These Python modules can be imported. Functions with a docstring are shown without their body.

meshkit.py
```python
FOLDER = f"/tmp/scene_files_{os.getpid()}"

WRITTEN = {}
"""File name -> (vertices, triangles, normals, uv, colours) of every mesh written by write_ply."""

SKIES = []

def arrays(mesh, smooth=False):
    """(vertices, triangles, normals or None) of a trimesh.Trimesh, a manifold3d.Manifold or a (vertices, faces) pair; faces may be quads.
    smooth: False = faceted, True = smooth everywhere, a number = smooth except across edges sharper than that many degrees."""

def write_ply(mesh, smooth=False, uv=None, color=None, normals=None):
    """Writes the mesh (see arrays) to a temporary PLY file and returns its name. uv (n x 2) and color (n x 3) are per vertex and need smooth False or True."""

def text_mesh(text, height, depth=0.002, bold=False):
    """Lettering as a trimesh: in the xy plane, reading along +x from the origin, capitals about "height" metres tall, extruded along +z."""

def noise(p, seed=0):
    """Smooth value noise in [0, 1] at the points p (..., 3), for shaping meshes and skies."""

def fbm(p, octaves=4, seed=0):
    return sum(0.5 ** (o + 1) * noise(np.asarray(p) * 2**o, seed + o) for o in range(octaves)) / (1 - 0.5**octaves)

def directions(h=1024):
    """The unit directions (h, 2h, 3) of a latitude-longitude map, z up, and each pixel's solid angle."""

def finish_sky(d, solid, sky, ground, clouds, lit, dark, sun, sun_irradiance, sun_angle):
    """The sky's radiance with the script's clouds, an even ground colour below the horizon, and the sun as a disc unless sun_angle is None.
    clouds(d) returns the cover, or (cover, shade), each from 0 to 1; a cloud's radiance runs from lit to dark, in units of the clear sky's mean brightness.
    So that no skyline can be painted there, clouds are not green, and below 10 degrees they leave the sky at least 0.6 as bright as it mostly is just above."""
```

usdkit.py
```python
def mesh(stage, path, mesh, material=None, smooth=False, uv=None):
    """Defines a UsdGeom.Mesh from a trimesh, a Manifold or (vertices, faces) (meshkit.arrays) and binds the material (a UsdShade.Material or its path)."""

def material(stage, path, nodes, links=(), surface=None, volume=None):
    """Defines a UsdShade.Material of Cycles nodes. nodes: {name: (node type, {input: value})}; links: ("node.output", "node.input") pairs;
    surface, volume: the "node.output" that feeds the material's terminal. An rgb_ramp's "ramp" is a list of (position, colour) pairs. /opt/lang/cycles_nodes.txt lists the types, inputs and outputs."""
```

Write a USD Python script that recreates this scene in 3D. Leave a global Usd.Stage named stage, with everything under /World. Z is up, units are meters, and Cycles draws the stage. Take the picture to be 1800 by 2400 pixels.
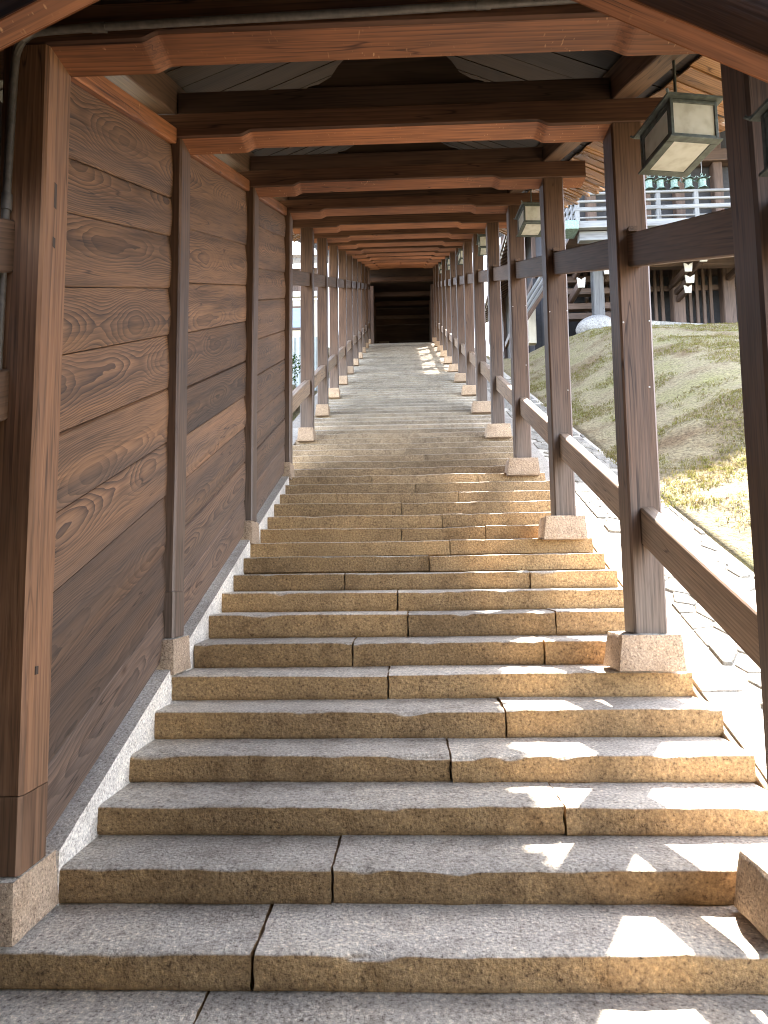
import math, random
import numpy as np, trimesh, usdkit, meshkit
from scipy.spatial import Voronoi
from shapely.geometry import Polygon, box as sbox
from pxr import Usd, UsdGeom, UsdLux, UsdShade, Gf, Sdf, Vt

stage = Usd.Stage.CreateInMemory()
UsdGeom.SetStageUpAxis(stage, "Z")
UsdGeom.SetStageMetersPerUnit(stage, 1.0)
UsdGeom.Xform.Define(stage, "/World")
UsdGeom.Scope.Define(stage, "/World/Looks")

# ------------------------------------------------------------------ camera, sky, sun, exposure
cam = UsdGeom.Camera.Define(stage, "/World/camera")
PITCH, YAW, ROLL = 0.0950, 0.0331, -0.0125
fw = np.array([-math.sin(YAW) * math.cos(PITCH), math.cos(YAW) * math.cos(PITCH), math.sin(PITCH)])
rt = np.array([math.cos(YAW), math.sin(YAW), 0.0]); up = np.cross(rt, fw)
rt, up = math.cos(ROLL) * rt + math.sin(ROLL) * up, -math.sin(ROLL) * rt + math.cos(ROLL) * up
EYE = np.array([0.0, 0.0, 1.511])
mtx = Gf.Matrix4d(*[float(x) for x in (*rt, 0, *up, 0, *(-fw), 0, *EYE, 1)])
cam.AddTransformOp().Set(mtx)
cam.CreateHorizontalApertureAttr(36.0); cam.CreateVerticalApertureAttr(48.0)
cam.CreateFocalLengthAttr(36.0 * 1577.96 / 1800.0)
cam.CreateClippingRangeAttr(Gf.Vec2f(0.05, 2000.0))
cam.CreateExposureAttr(3.5)

LIGHT = np.array([-0.334, -0.63, -1.0]); LIGHT /= np.linalg.norm(LIGHT)     # direction the sunlight travels
TO_SUN = -LIGHT
sky_el, sky_rot = math.asin(TO_SUN[2]), math.atan2(TO_SUN[0], TO_SUN[1])
sky_mat = usdkit.material(stage, "/World/Looks/sky_look", {
    "sky": ("sky_texture", {"sky_type": "single_scattering", "sun_disc": False, "sun_elevation": sky_el, "sun_rotation": sky_rot, "aerosol_density": 1.5}),
    "hs": ("hsv", {"saturation": 0.6}), "bg": ("background_shader", {"strength": 0.15})}, [("sky.color", "hs.color"), ("hs.color", "bg.color")], surface="bg.background")
dome = UsdLux.DomeLight.Define(stage, "/World/sky")
UsdShade.MaterialBindingAPI.Apply(dome.GetPrim()).Bind(sky_mat)
dome.GetPrim().SetCustomDataByKey("kind", "structure")
sun = UsdLux.DistantLight.Define(stage, "/World/sun")
sun.CreateIntensityAttr(0.88); sun.CreateAngleAttr(0.53); sun.CreateColorAttr(Gf.Vec3f(1.0, 0.93, 0.83))
sun.GetPrim().CreateAttribute("inputs:normalize", Sdf.ValueTypeNames.Bool).Set(True)
sz = TO_SUN; sx = np.cross([0, 0, 1.0], sz); sx /= np.linalg.norm(sx); sy = np.cross(sz, sx)
sun.AddTransformOp().Set(Gf.Matrix4d(*[float(x) for x in (*sx, 0, *sy, 0, *sz, 0, 0, 0, 60, 1)]))

# ------------------------------------------------------------------ constants of the stairs (metres)
S = 0.4372                         # rise per metre going up the stairs
BAY, T, RISE = 2.1, 0.35, 0.153
Y1, Y2 = 2.585, 4.254              # front faces of the first and second pair of posts
XR, XL, PW = 1.397, -1.474, 0.20   # inner faces of right and left posts, post width
ZB2, ZT2 = 1.14, 4.485             # post foot and post head at Y2
NPOST = 14
def post_y(n): return Y1 if n == 1 else Y2 + BAY * (n - 2)
def on(z, y): return z + S * (y - Y2)
rng = np.random.default_rng(7)

# ------------------------------------------------------------------ helpers
count = {}
def path_for(parent, name):
    base = "/World" if parent is None else str(parent.GetPath())
    key = base + "/" + name
    n = count.get(key, 0); count[key] = n + 1
    return key if n == 0 else f"{key}_{n:03d}"
def tag(p, label=None, cat=None, group=None, kind=None):
    p = p.GetPrim() if hasattr(p, "GetPrim") else p
    for k, v in (("label", label), ("category", cat), ("group", group), ("kind", kind)):
        if v: p.SetCustomDataByKey(k, v)
    return p
def thing(name, label=None, cat=None, group=None, loc=(0, 0, 0), rz=0.0, kind=None):
    x = UsdGeom.Xform.Define(stage, path_for(None, name))
    x.AddTranslateOp().Set(Gf.Vec3d(*map(float, loc)))
    if rz: x.AddRotateZOp().Set(math.degrees(rz))
    return tag(x, label, cat, group, kind)
def copy_thing(src, loc, rz, label, group=None):
    d = src.GetCustomData()
    r = thing(src.GetName().rstrip("0123456789").rstrip("_"), label, d["category"], group or d.get("group"), loc, rz)
    r.GetReferences().AddInternalReference(src.GetPath()); r.SetInstanceable(True)
    return r
def obj(name, mesh, mat, parent=None, smooth=False, gc=None, label=None, kind=None, cat=None, group=None):
    if isinstance(mesh, tuple) and len(mesh) == 3:
        mesh, gc = (mesh[0], mesh[1]), mesh[2]
    p = usdkit.mesh(stage, path_for(parent, name), mesh, mat, smooth=smooth)
    if gc is not None:
        UsdGeom.PrimvarsAPI(p).CreatePrimvar("gc", Sdf.ValueTypeNames.Float3Array, "vertex").Set(Vt.Vec3fArray.FromNumpy(np.asarray(gc, np.float32)))
    return tag(p, label, cat, group, kind)
def struct(name, mesh, mat, parent=None, **kw):
    return obj(name, mesh, mat, parent, kind=None if parent is not None else "structure", **kw)
def quads(f): f = np.asarray(f); return np.vstack([f[:, [0, 1, 2]], f[:, [0, 2, 3]]])

def sweep(o, U, V, Wv, prof, stations=(0, 1), gseed=None, wob=0.0, pith=None):
    """Solid: profile polygon [(v, w)] carried along U from o; returns verts, faces and grain coordinates (along, across, deep)."""
    o, U, V, Wv = (np.asarray(a, float) for a in (o, U, V, Wv)); prof = np.asarray(prof, float)
    n, m = len(prof), len(stations)
    L = np.linalg.norm(U)
    vs, gs = [], []
    r = np.random.default_rng(gseed if gseed is not None else int(rng.integers(1e9)))
    off = np.array([r.uniform(-40, 40), r.uniform(-.08, .08), r.uniform(.03, .12)] if pith is None else [r.uniform(-40, 40), *pith])
    for t in stations:
        wobv = (r.uniform(-wob, wob), r.uniform(-wob, wob)) if wob else (0, 0)
        for (v, w) in prof:
            vs.append(o + U * t + V * (v + wobv[0]) + Wv * (w + wobv[1])); gs.append((L * t, v, w))
    gs = np.array(gs); c = prof.mean(0); gs[:, 1] -= c[0]; gs[:, 2] -= c[1]; gs += off
    F = []
    for j in range(m - 1):
        for i in range(n):
            a, b = j * n + i, j * n + (i + 1) % n
            F.append((a, b, b + n)); F.append((a, b + n, a + n))
    c0, c1 = 0, (m - 1) * n
    for i in range(1, n - 1):
        F.append((c0, c0 + i + 1, c0 + i)); F.append((c1, c1 + i, c1 + i + 1))
    F = np.array(F); vs = np.array(vs)
    tm = trimesh.Trimesh(vs, F, process=False)
    if tm.volume < 0: F = F[:, ::-1]
    return vs, F, gs
def rect(v0, v1, w0, w1, c=0.008):
    if c <= 0: return [(v0, w0), (v1, w0), (v1, w1), (v0, w1)]
    return [(v0 + c, w0), (v1 - c, w0), (v1, w0 + c), (v1, w1 - c), (v1 - c, w1), (v0 + c, w1), (v0, w1 - c), (v0, w0 + c)]
X, Yv, Z = np.eye(3)
def join(*parts):
    """joins (verts, faces, gc) solids into one"""
    vs, fs, gs, k = [], [], [], 0
    for p in parts:
        v, f = np.asarray(p[0]), np.asarray(p[1]); g = p[2] if len(p) > 2 else np.zeros_like(v)
        vs.append(v); fs.append(f + k); gs.append(g); k += len(v)
    return np.vstack(vs), np.vstack(fs), np.vstack(gs)
def box(x0, x1, y0, y1, z0, z1, c=0.006, axis="x", **kw):
    """chamfered box whose grain runs along axis"""
    if axis == "x": return sweep((x0, 0, 0), X * (x1 - x0), Yv, Z, rect(y0, y1, z0, z1, c), **kw)
    if axis == "y": return sweep((0, y0, 0), Yv * (y1 - y0), X, Z, rect(x0, x1, z0, z1, c), **kw)
    return sweep((0, 0, z0), Z * (z1 - z0), X, Yv, rect(x0, x1, y0, y1, c), **kw)
def tube(pts, r, n=8):
    pts = np.array(pts, float); vs, F = [], []
    for i, p in enumerate(pts):
        d = pts[min(i + 1, len(pts) - 1)] - pts[max(i - 1, 0)]; d /= np.linalg.norm(d)
        a = np.cross(d, [0.3, 0.5, 0.81]); a /= np.linalg.norm(a); b = np.cross(d, a)
        for k in range(n):
            t = 2 * math.pi * k / n; vs.append(p + r * (math.cos(t) * a + math.sin(t) * b))
    for i in range(len(pts) - 1):
        for k in range(n):
            a, b = i * n + k, i * n + (k + 1) % n
            F += [(a, b, b + n), (a, b + n, a + n)]
    m = (len(pts) - 1) * n
    for k in range(1, n - 1): F += [(0, k + 1, k), (m, m + k, m + k + 1)]
    return np.array(vs), np.array(F), np.zeros((len(vs), 3))

# ------------------------------------------------------------------ materials
def wood(name, light, dark, grey, ring=20.0, warp=14.0, wz=(0.0, 1.0), wmax=0.8, rough=0.62, bump=0.35, streak=0.35, base_foot=None, knots=0.0, contrast=1.0, ustretch=0.13, tone=(0.82, 1.15), dscale=0.16, figure=False, flecks=False, lgs=(0.9, 4, 4), lgr=(.62, 1.22)):
    n = {
        "at": ("attribute", {"attribute": "gc"}),
        "m1": ("mapping", {"scale": (ustretch, 1, 1)}),
        "wv": ("wave_texture", {"wave_type": "rings", "rings_direction": "x", "profile": "saw", "scale": ring, "distortion": warp, "detail": 3.0, "detail_scale": dscale, "detail_roughness": 0.4}),
        "m2": ("mapping", {"scale": (3.0, 70, 70)}),
        "st": ("noise_texture", {"scale": 1.0, "detail": 3.0, "roughness": 0.6}),
        "m3": ("mapping", {"scale": lgs}),
        "lg": ("noise_texture", {"scale": 1.0, "detail": 3.0, "roughness": 0.55}),
        "rr": ("rgb_ramp", {"ramp": [(0, light), (.55, [a * .5 + b * .5 for a, b in zip(light, dark)]), (.9, dark), (.97, dark), (1, light)]}),
        "flat": ("mix", {"mix_type": "mix", "fac": contrast, "color1": [a * .6 + b * .4 for a, b in zip(light, dark)]}),
        "sr": ("rgb_ramp", {"ramp": [(.25, (1 - streak,) * 3), (.5, (1, 1, 1)), (.75, (1 + streak * .4,) * 3)]}),
        "ml": ("mix", {"mix_type": "multiply", "fac": 1.0}),
        "lr": ("rgb_ramp", {"ramp": [(.28, (lgr[0], lgr[0] * .95, lgr[0] * .92)), (.5, (1, 1, 1)), (.72, (lgr[1], lgr[1] * .97, lgr[1] * .93))]}),
        "ml2": ("mix", {"mix_type": "multiply", "fac": 1.0}),
        "na": ("noise_texture", {"scale": 1.0, "detail": 2.0}), "m4": ("mapping", {"scale": (.8, 7, 7), "location": (5.1, 2.2, 7.7)}), "nr": ("map_range", {"from_min": .35, "from_max": .62, "to_min": .25 * contrast, "to_max": contrast, "clamp": True}),
        "rg": ("rgb_ramp", {"ramp": [(0, (1.16,) * 3), (.5, (1.0,) * 3), (.9, (.6, .58, .57)), (.97, (.6, .58, .57)), (1, (1.1,) * 3)]}), "rgm": ("mix", {"mix_type": "mix", "color1": (.92, .92, .92)}), "gx": ("mix", {"mix_type": "multiply", "fac": 1.0}),
        "geo": ("geometry", {}), "sp": ("separate_xyz", {}),
        "zs": ("math", {"math_type": "multiply_add", "value2": -S}),
        "zn": ("math", {"math_type": "multiply_add", "value2": 1.6}),
        "wr": ("map_range", {"from_min": wz[1] + .8, "from_max": wz[0] + .8, "to_min": 0.0, "to_max": wmax, "clamp": True}),
        "gm": ("mix", {"mix_type": "multiply", "fac": 1.0, "color1": grey}),
        "gmix": ("mix", {"mix_type": "mix"}),
        "oi": ("object_info", {}), "tr": ("map_range", {"from_min": 0, "from_max": 1, "to_min": tone[0], "to_max": tone[1]}),
        "tc": ("combine_xyz", {}), "mt": ("mix", {"mix_type": "multiply", "fac": 1.0}),
        "h1": ("math", {"math_type": "multiply", "value2": 0.5}),
        "h": ("math", {"math_type": "add"}),
        "bp": ("bump", {"strength": bump, "distance": 0.006}),
        "p": ("principled_bsdf", {"roughness": rough, "specular_ior_level": 0.3}),
    }
    l = [("at.vector", "m1.vector"), ("m1.vector", "wv.vector"), ("at.vector", "m2.vector"), ("m2.vector", "st.vector"), ("at.vector", "m3.vector"), ("m3.vector", "lg.vector"),
         ("wv.fac", "rr.fac"), ("rr.color", "flat.color2"), ("st.fac", "sr.fac"), ("flat.color", "ml.color1"), ("sr.color", "ml.color2"), ("lg.fac", "lr.fac"),
         ("ml.color", "ml2.color1"), ("lr.color", "ml2.color2"),
         ("geo.position", "sp.vector"), ("sp.y", "zs.value1"), ("sp.z", "zs.value3"), ("lg.fac", "zn.value1"), ("zs.value", "zn.value3"), ("zn.value", "wr.value"),
         ("sr.color", "gm.color2"), ("at.vector", "m4.vector"), ("m4.vector", "na.vector"), ("na.fac", "nr.value"), ("nr.result", "flat.fac"), ("nr.result", "rgm.fac"), ("wv.fac", "rg.fac"), ("rg.color", "rgm.color2"), ("gm.color", "gx.color1"), ("rgm.color", "gx.color2"), ("wr.result", "gmix.fac"), ("ml2.color", "gmix.color1"), ("gx.color", "gmix.color2"),
         ("oi.random", "tr.value"), ("tr.result", "tc.x"), ("tr.result", "tc.y"), ("tr.result", "tc.z"), ("gmix.color", "mt.color1"), ("tc.vector", "mt.color2"),
         ("wv.fac", "h1.value1"), ("h1.value", "h.value1"), ("st.fac", "h.value2"), ("h.value", "bp.height"), ("bp.normal", "p.normal")]
    last = "mt.color"
    if figure:      # flat-sawn boards: nested ovals and long V shapes along the heart, straight lines towards the edges
        n.update({"fs": ("separate_xyz", {}), "fm": ("mapping", {"scale": (1.0, 1.1, 0)}), "fn": ("noise_texture", {"scale": 1.0, "detail": 1.5, "roughness": .35}),
                  "fm2": ("mapping", {"scale": (4, 16, 0)}), "fn2": ("noise_texture", {"scale": 1.0, "detail": 2.0}),
                  "v2": ("math", {"math_type": "multiply"}), "vk": ("math", {"math_type": "multiply", "value2": 240.0}), "q1": ("math", {"math_type": "multiply_add", "value2": 22.0}), "q2": ("math", {"math_type": "multiply_add", "value2": 1.1}), "fr": ("math", {"math_type": "fraction"})})
        l = [x for x in l if x[0] != "wv.fac"] + [("at.vector", "fs.vector"), ("fs.y", "v2.value1"), ("fs.y", "v2.value2"), ("v2.value", "vk.value1"), ("at.vector", "fm.vector"), ("fm.vector", "fn.vector"), ("fn.fac", "q1.value1"), ("vk.value", "q1.value3"),
             ("at.vector", "fm2.vector"), ("fm2.vector", "fn2.vector"), ("fn2.fac", "q2.value1"), ("q1.value", "q2.value3"), ("q2.value", "fr.value1")] + [("fr.value", x[1]) for x in l if x[0] == "wv.fac"]
        del n["wv"]; l = [x for x in l if x[1] != "wv.vector"]; n.pop("m1"); l = [x for x in l if x[1] != "m1.vector"]
    if flecks:
        n.update({"mf": ("mapping", {"scale": (70, 28, 28)}), "nf": ("noise_texture", {"scale": 1.0, "detail": 1.0}), "mf2": ("mapping", {"scale": (2.2, 4, 4), "location": (1.1, 5.2, 3.3)}), "nf2": ("noise_texture", {"scale": 1.0, "detail": 1.0}),
                  "fa": ("map_range", {"from_min": .68, "from_max": .76, "to_min": 0, "to_max": .8, "clamp": True}), "fb": ("map_range", {"from_min": .5, "from_max": .62, "to_min": 0, "to_max": .75, "clamp": True}), "fc": ("math", {"math_type": "multiply"}), "fx": ("mix", {"mix_type": "mix", "color2": (.48, .27, .13)})})
        l += [("at.vector", "mf.vector"), ("mf.vector", "nf.vector"), ("at.vector", "mf2.vector"), ("mf2.vector", "nf2.vector"), ("nf.fac", "fa.value"), ("nf2.fac", "fb.value"), ("fa.result", "fc.value1"), ("fb.result", "fc.value2"), ("fc.value", "fx.fac"), (last, "fx.color1")]
        last = "fx.color"
    if knots:
        n.update({"mk": ("mapping", {"scale": (1.3, 2.6, 0.0)}), "vor": ("voronoi_texture", {"scale": 1.0, "randomness": 1.0}),
                  "kr": ("rgb_ramp", {"ramp": [(0, (.30, .22, .17)), (.025, (.38, .30, .26)), (.05, (.8, .75, .7)), (.08, (1, 1, 1))]}), "kx": ("mix", {"mix_type": "multiply", "fac": knots})})
        l += [("at.vector", "mk.vector"), ("mk.vector", "vor.vector"), ("vor.distance", "kr.fac"), (last, "kx.color1"), ("kr.color", "kx.color2")]
        last = "kx.color"
    # dark cracks along the grain
    n.update({"mc": ("mapping", {"scale": (0.7, 16, 16)}), "nc": ("noise_texture", {"scale": 1.0, "detail": 1.0}),
              "cr": ("rgb_ramp", {"ramp": [(.488, (1, 1, 1)), (.4985, (.28, .24, .22)), (.5015, (.28, .24, .22)), (.512, (1, 1, 1))]}),
              "mm": ("mapping", {"scale": (0.9, 3, 3), "location": (3.3, 1.7, 9.1)}), "nm": ("noise_texture", {"scale": 1.0, "detail": 1.0}), "mr": ("map_range", {"from_min": .5, "from_max": .58, "to_min": 0, "to_max": .95, "clamp": True}),
              "cx": ("mix", {"mix_type": "multiply"})})
    l += [("at.vector", "mc.vector"), ("mc.vector", "nc.vector"), ("nc.fac", "cr.fac"), ("at.vector", "mm.vector"), ("mm.vector", "nm.vector"), ("nm.fac", "mr.value"), ("mr.result", "cx.fac"), (last, "cx.color1"), ("cr.color", "cx.color2"), ("cx.color", "p.base_color")]
    return usdkit.material(stage, "/World/Looks/" + name, n, l, surface="p.BSDF")

M = {}
M["post"] = wood("post_wood", (.108, .062, .040), (.050, .028, .019), (.145, .112, .09), ring=16, warp=12, wz=(-0.9, 0.6), wmax=.65, bump=.16, contrast=.8, tone=(.8, 1.2), knots=.5, streak=.5, rough=.5)
M["warmpost"] = wood("orange_post_wood", (.20, .10, .050), (.09, .042, .022), (.19, .115, .07), ring=16, warp=14, wz=(-0.9, 0.3), wmax=.4, bump=.2, contrast=.8, knots=.5, streak=.5)
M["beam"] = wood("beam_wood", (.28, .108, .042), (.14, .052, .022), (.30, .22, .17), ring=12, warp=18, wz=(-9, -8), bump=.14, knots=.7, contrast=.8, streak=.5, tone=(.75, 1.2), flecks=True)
M["sidebeam"] = wood("beam_side_wood", (.12, .056, .032), (.062, .03, .018), (.2, .16, .14), ring=12, warp=18, wz=(-9, -8), bump=.14, knots=.4, contrast=.8, streak=.5, tone=(.75, 1.2))  # darker than the undersides: partly own colour, partly shade put into it
M["deepbeam"] = wood("deep_brown_beam_wood", (.075, .040, .026), (.038, .021, .015), (.2, .16, .14), ring=12, warp=18, wz=(-9, -8), bump=.14, knots=.4, contrast=.8, streak=.5, tone=(.7, 1.25))  # deeper brown than the tie beam wood
M["darkbeam"] = wood("near_black_wood", (.05, .031, .022), (.028, .017, .012), (.2, .16, .14), ring=12, warp=8, wz=(-9, -8), bump=.2)  # near-black brown; carries the shade of the strut faces in its colour
M["rail"] = wood("rail_wood", (.12, .068, .042), (.06, .034, .022), (.22, .155, .11), ring=16, warp=14, wz=(-0.7, 0.9), wmax=.8, knots=.4, bump=.16, contrast=.8, streak=.5)
M["hallgrey"] = wood("grey_stilt_wood", (.12, .12, .125), (.08, .08, .085), (.3, .3, .3), ring=8, warp=6, wz=(-99, -98), bump=.2)
M["lowrail"] = wood("guard_rail_wood", (.28, .18, .11), (.15, .09, .055), (.34, .26, .19), ring=16, warp=14, wz=(-0.7, 0.9), wmax=.6, knots=.4, bump=.16, contrast=.8, streak=.5)
M["plank"] = wood("plank_wood", (.205, .106, .053), (.055, .027, .015), (.112, .082, .066), ring=14, warp=34, wz=(-1.1, 0.9), wmax=.8, bump=.3, streak=.5, dscale=.075, ustretch=.16, contrast=1.0, knots=.9, tone=(.64, 1.3), figure=True, lgs=(.5, 8, 8), lgr=(.42, 1.3))
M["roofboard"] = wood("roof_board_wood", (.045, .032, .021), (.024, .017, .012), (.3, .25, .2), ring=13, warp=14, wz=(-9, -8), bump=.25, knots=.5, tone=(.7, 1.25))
M["hallwood"] = wood("hall_wood", (.10, .066, .052), (.05, .033, .028), (.2, .17, .15), ring=8, warp=6, wz=(-99, -98), bump=.2)
M["halllight"] = wood("bleached_wood", (.185, .19, .20), (.11, .115, .125), (.3, .3, .3), ring=8, warp=6, wz=(-99, -98), bump=.2)

def granite(name, face, tread, dark, speck=62.0, bump=0.8, big=1.4, far=None):
    n = {"geo": ("geometry", {}), "sn": ("separate_xyz", {}),
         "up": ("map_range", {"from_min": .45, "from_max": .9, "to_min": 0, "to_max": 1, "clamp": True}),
         "n1": ("noise_texture", {"scale": speck, "detail": 4.0, "roughness": .65}),
         "r1": ("rgb_ramp", {"ramp": [(.30, (.30, .26, .24)), (.43, (.85, .82, .80)), (.56, (1.08, 1.07, 1.05)), (.70, (1.6, 1.55, 1.48))]}),
         "n2": ("noise_texture", {"scale": big, "detail": 5.0, "roughness": .6}),
         "r2": ("rgb_ramp", {"ramp": [(.3, (.76, .74, .73)), (.48, (.98, .98, .98)), (.7, (1.16, 1.13, 1.07))]}),
         "n3": ("noise_texture", {"scale": 9.0, "detail": 4.0, "roughness": .6}),
         "r3": ("rgb_ramp", {"ramp": [(.36, dark), (.5, (1, 1, 1))]}),
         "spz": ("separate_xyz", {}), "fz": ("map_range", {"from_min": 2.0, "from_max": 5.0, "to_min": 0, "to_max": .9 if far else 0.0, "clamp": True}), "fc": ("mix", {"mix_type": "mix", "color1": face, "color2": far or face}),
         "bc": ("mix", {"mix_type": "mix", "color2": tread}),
         "a": ("mix", {"mix_type": "multiply", "fac": 1.0}), "b": ("mix", {"mix_type": "multiply", "fac": 1.0}), "c": ("mix", {"mix_type": "multiply", "fac": .42}),
         "oi": ("object_info", {}), "tr": ("map_range", {"from_min": 0, "from_max": 1, "to_min": .80, "to_max": 1.18}), "tc": ("combine_xyz", {}), "d": ("mix", {"mix_type": "multiply", "fac": 1.0}),
         "n4": ("noise_texture", {"scale": 55.0, "detail": 5.0, "roughness": .7}),
         "bp": ("bump", {"strength": bump, "distance": .03}),
         "p": ("principled_bsdf", {"roughness": .78, "specular_ior_level": .3})}
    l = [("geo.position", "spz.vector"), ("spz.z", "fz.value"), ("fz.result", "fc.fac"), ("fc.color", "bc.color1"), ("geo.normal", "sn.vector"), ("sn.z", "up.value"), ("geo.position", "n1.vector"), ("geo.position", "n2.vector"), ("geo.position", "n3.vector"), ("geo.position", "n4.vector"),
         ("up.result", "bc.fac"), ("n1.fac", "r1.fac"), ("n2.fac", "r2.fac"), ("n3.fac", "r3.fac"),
         ("bc.color", "a.color1"), ("r1.color", "a.color2"), ("a.color", "b.color1"), ("r2.color", "b.color2"), ("b.color", "c.color1"), ("r3.color", "c.color2"),
         ("oi.random", "tr.value"), ("tr.result", "tc.x"), ("tr.result", "tc.y"), ("tr.result", "tc.z"), ("c.color", "d.color1"), ("tc.vector", "d.color2"),
         ("n4.fac", "bp.height"), ("bp.normal", "p.normal"), ("d.color", "p.base_color")]
    return usdkit.material(stage, "/World/Looks/" + name, n, l, surface="p.BSDF")
M["step"] = granite("step_granite", (.36, .23, .11), (.60, .545, .475), (.55, .5, .46), far=(.29, .265, .225))  # far greys the upper risers: haze put into the stone colour
M["base"] = granite("base_granite", (.42, .31, .22), (.42, .38, .33), (.6, .55, .5), speck=85)
M["curb"] = granite("curb_granite", (.62, .57, .51), (.40, .36, .32), (.75, .73, .7), speck=85, bump=.3)  # side faces paler than the top: light from the open side in the colour
M["edging"] = granite("edging_granite", (.31, .28, .24), (.31, .285, .25), (.65, .62, .6), speck=60, bump=.4)
M["cobble"] = granite("cobble_stone", (.22, .20, .165), (.25, .235, .205), (.55, .53, .5), speck=45, bump=.5)
M["plinth"] = granite("plinth_granite", (.25, .25, .25), (.28, .28, .29), (.8, .8, .8), speck=30, bump=.3)

def plain(name, col, rough=.6, metal=0.0, var=.25, scale=12.0, bump=.15, col2=None, spec=.4):
    n = {"tc": ("texture_coordinate", {}), "n": ("noise_texture", {"scale": scale, "detail": 4.0, "roughness": .6}),
         "r": ("rgb_ramp", {"ramp": [(.3, [c * (1 - var) for c in col]), (.5, col), (.72, col2 or [min(1, c * (1 + var)) for c in col])]}),
         "b": ("bump", {"strength": bump, "distance": .006}),
         "p": ("principled_bsdf", {"roughness": rough, "metallic": metal, "specular_ior_level": spec})}
    return usdkit.material(stage, "/World/Looks/" + name, n, [("tc.object", "n.vector"), ("n.fac", "r.fac"), ("r.color", "p.base_color"), ("n.fac", "b.height"), ("b.normal", "p.normal")], surface="p.BSDF")
M["iron"] = plain("lantern_frame_metal", (.07, .078, .07), .6, .3, .25, 25, .2, (.11, .125, .108))
M["copper"] = plain("verdigris_copper", (.15, .225, .21), .7, .1, .35, 25, .3, (.27, .37, .345))
M["pipe"] = plain("conduit_paint", (.085, .070, .058), .5, .1, .3, 30, .1)
M["white"] = plain("white_paint", (.45, .44, .42), .7, 0, .12, 30, .1)
M["nail"] = plain("nail_head", (.45, .42, .40), .5, .3)
M["mortar"] = plain("sandy_mortar", (.32, .25, .18), .95, 0, .3, 40, .5)
M["pathsand"] = plain("path_sand", (.42, .38, .32), .95, 0, .2, 30, .5)
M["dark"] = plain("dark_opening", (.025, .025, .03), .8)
M["plaster"] = plain("cream_plaster", (.42, .38, .31), .9, 0, .08, 3, .1)
M["zinc"] = plain("corrugated_zinc", (.28, .31, .31), .5, .2, .12, 6, .1)
M["rooftile"] = plain("roof_covering_bark", (.10, .075, .055), .95, 0, .4, 14, .8)
M["glassdark"] = plain("window_glass", (.20, .26, .32), .15, 0, .1)
M["soil"] = plain("bare_soil", (.22, .17, .12), .95, 0, .3, 6, .6)

def paper():
    n = {"tc": ("texture_coordinate", {}), "n": ("noise_texture", {"scale": 14.0, "detail": 5.0}),
         "r": ("rgb_ramp", {"ramp": [(.3, (.60, .58, .52)), (.5, (.74, .73, .68)), (.7, (.80, .79, .75))]}),
         "d": ("diffuse_bsdf", {}), "t": ("translucent_bsdf", {}), "m": ("mix_closure", {"fac": .45})}
    return n, [("tc.object", "n.vector"), ("n.fac", "r.fac"), ("r.color", "d.color"), ("r.color", "t.color"), ("d.BSDF", "m.closure1"), ("t.BSDF", "m.closure2")]
n_, l_ = paper()
if "translucent_bsdf" in open("/opt/lang/cycles_nodes.txt").read() if False else True:
    M["paper"] = usdkit.material(stage, "/World/Looks/lantern_pane", n_, l_, surface="m.closure")

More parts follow.
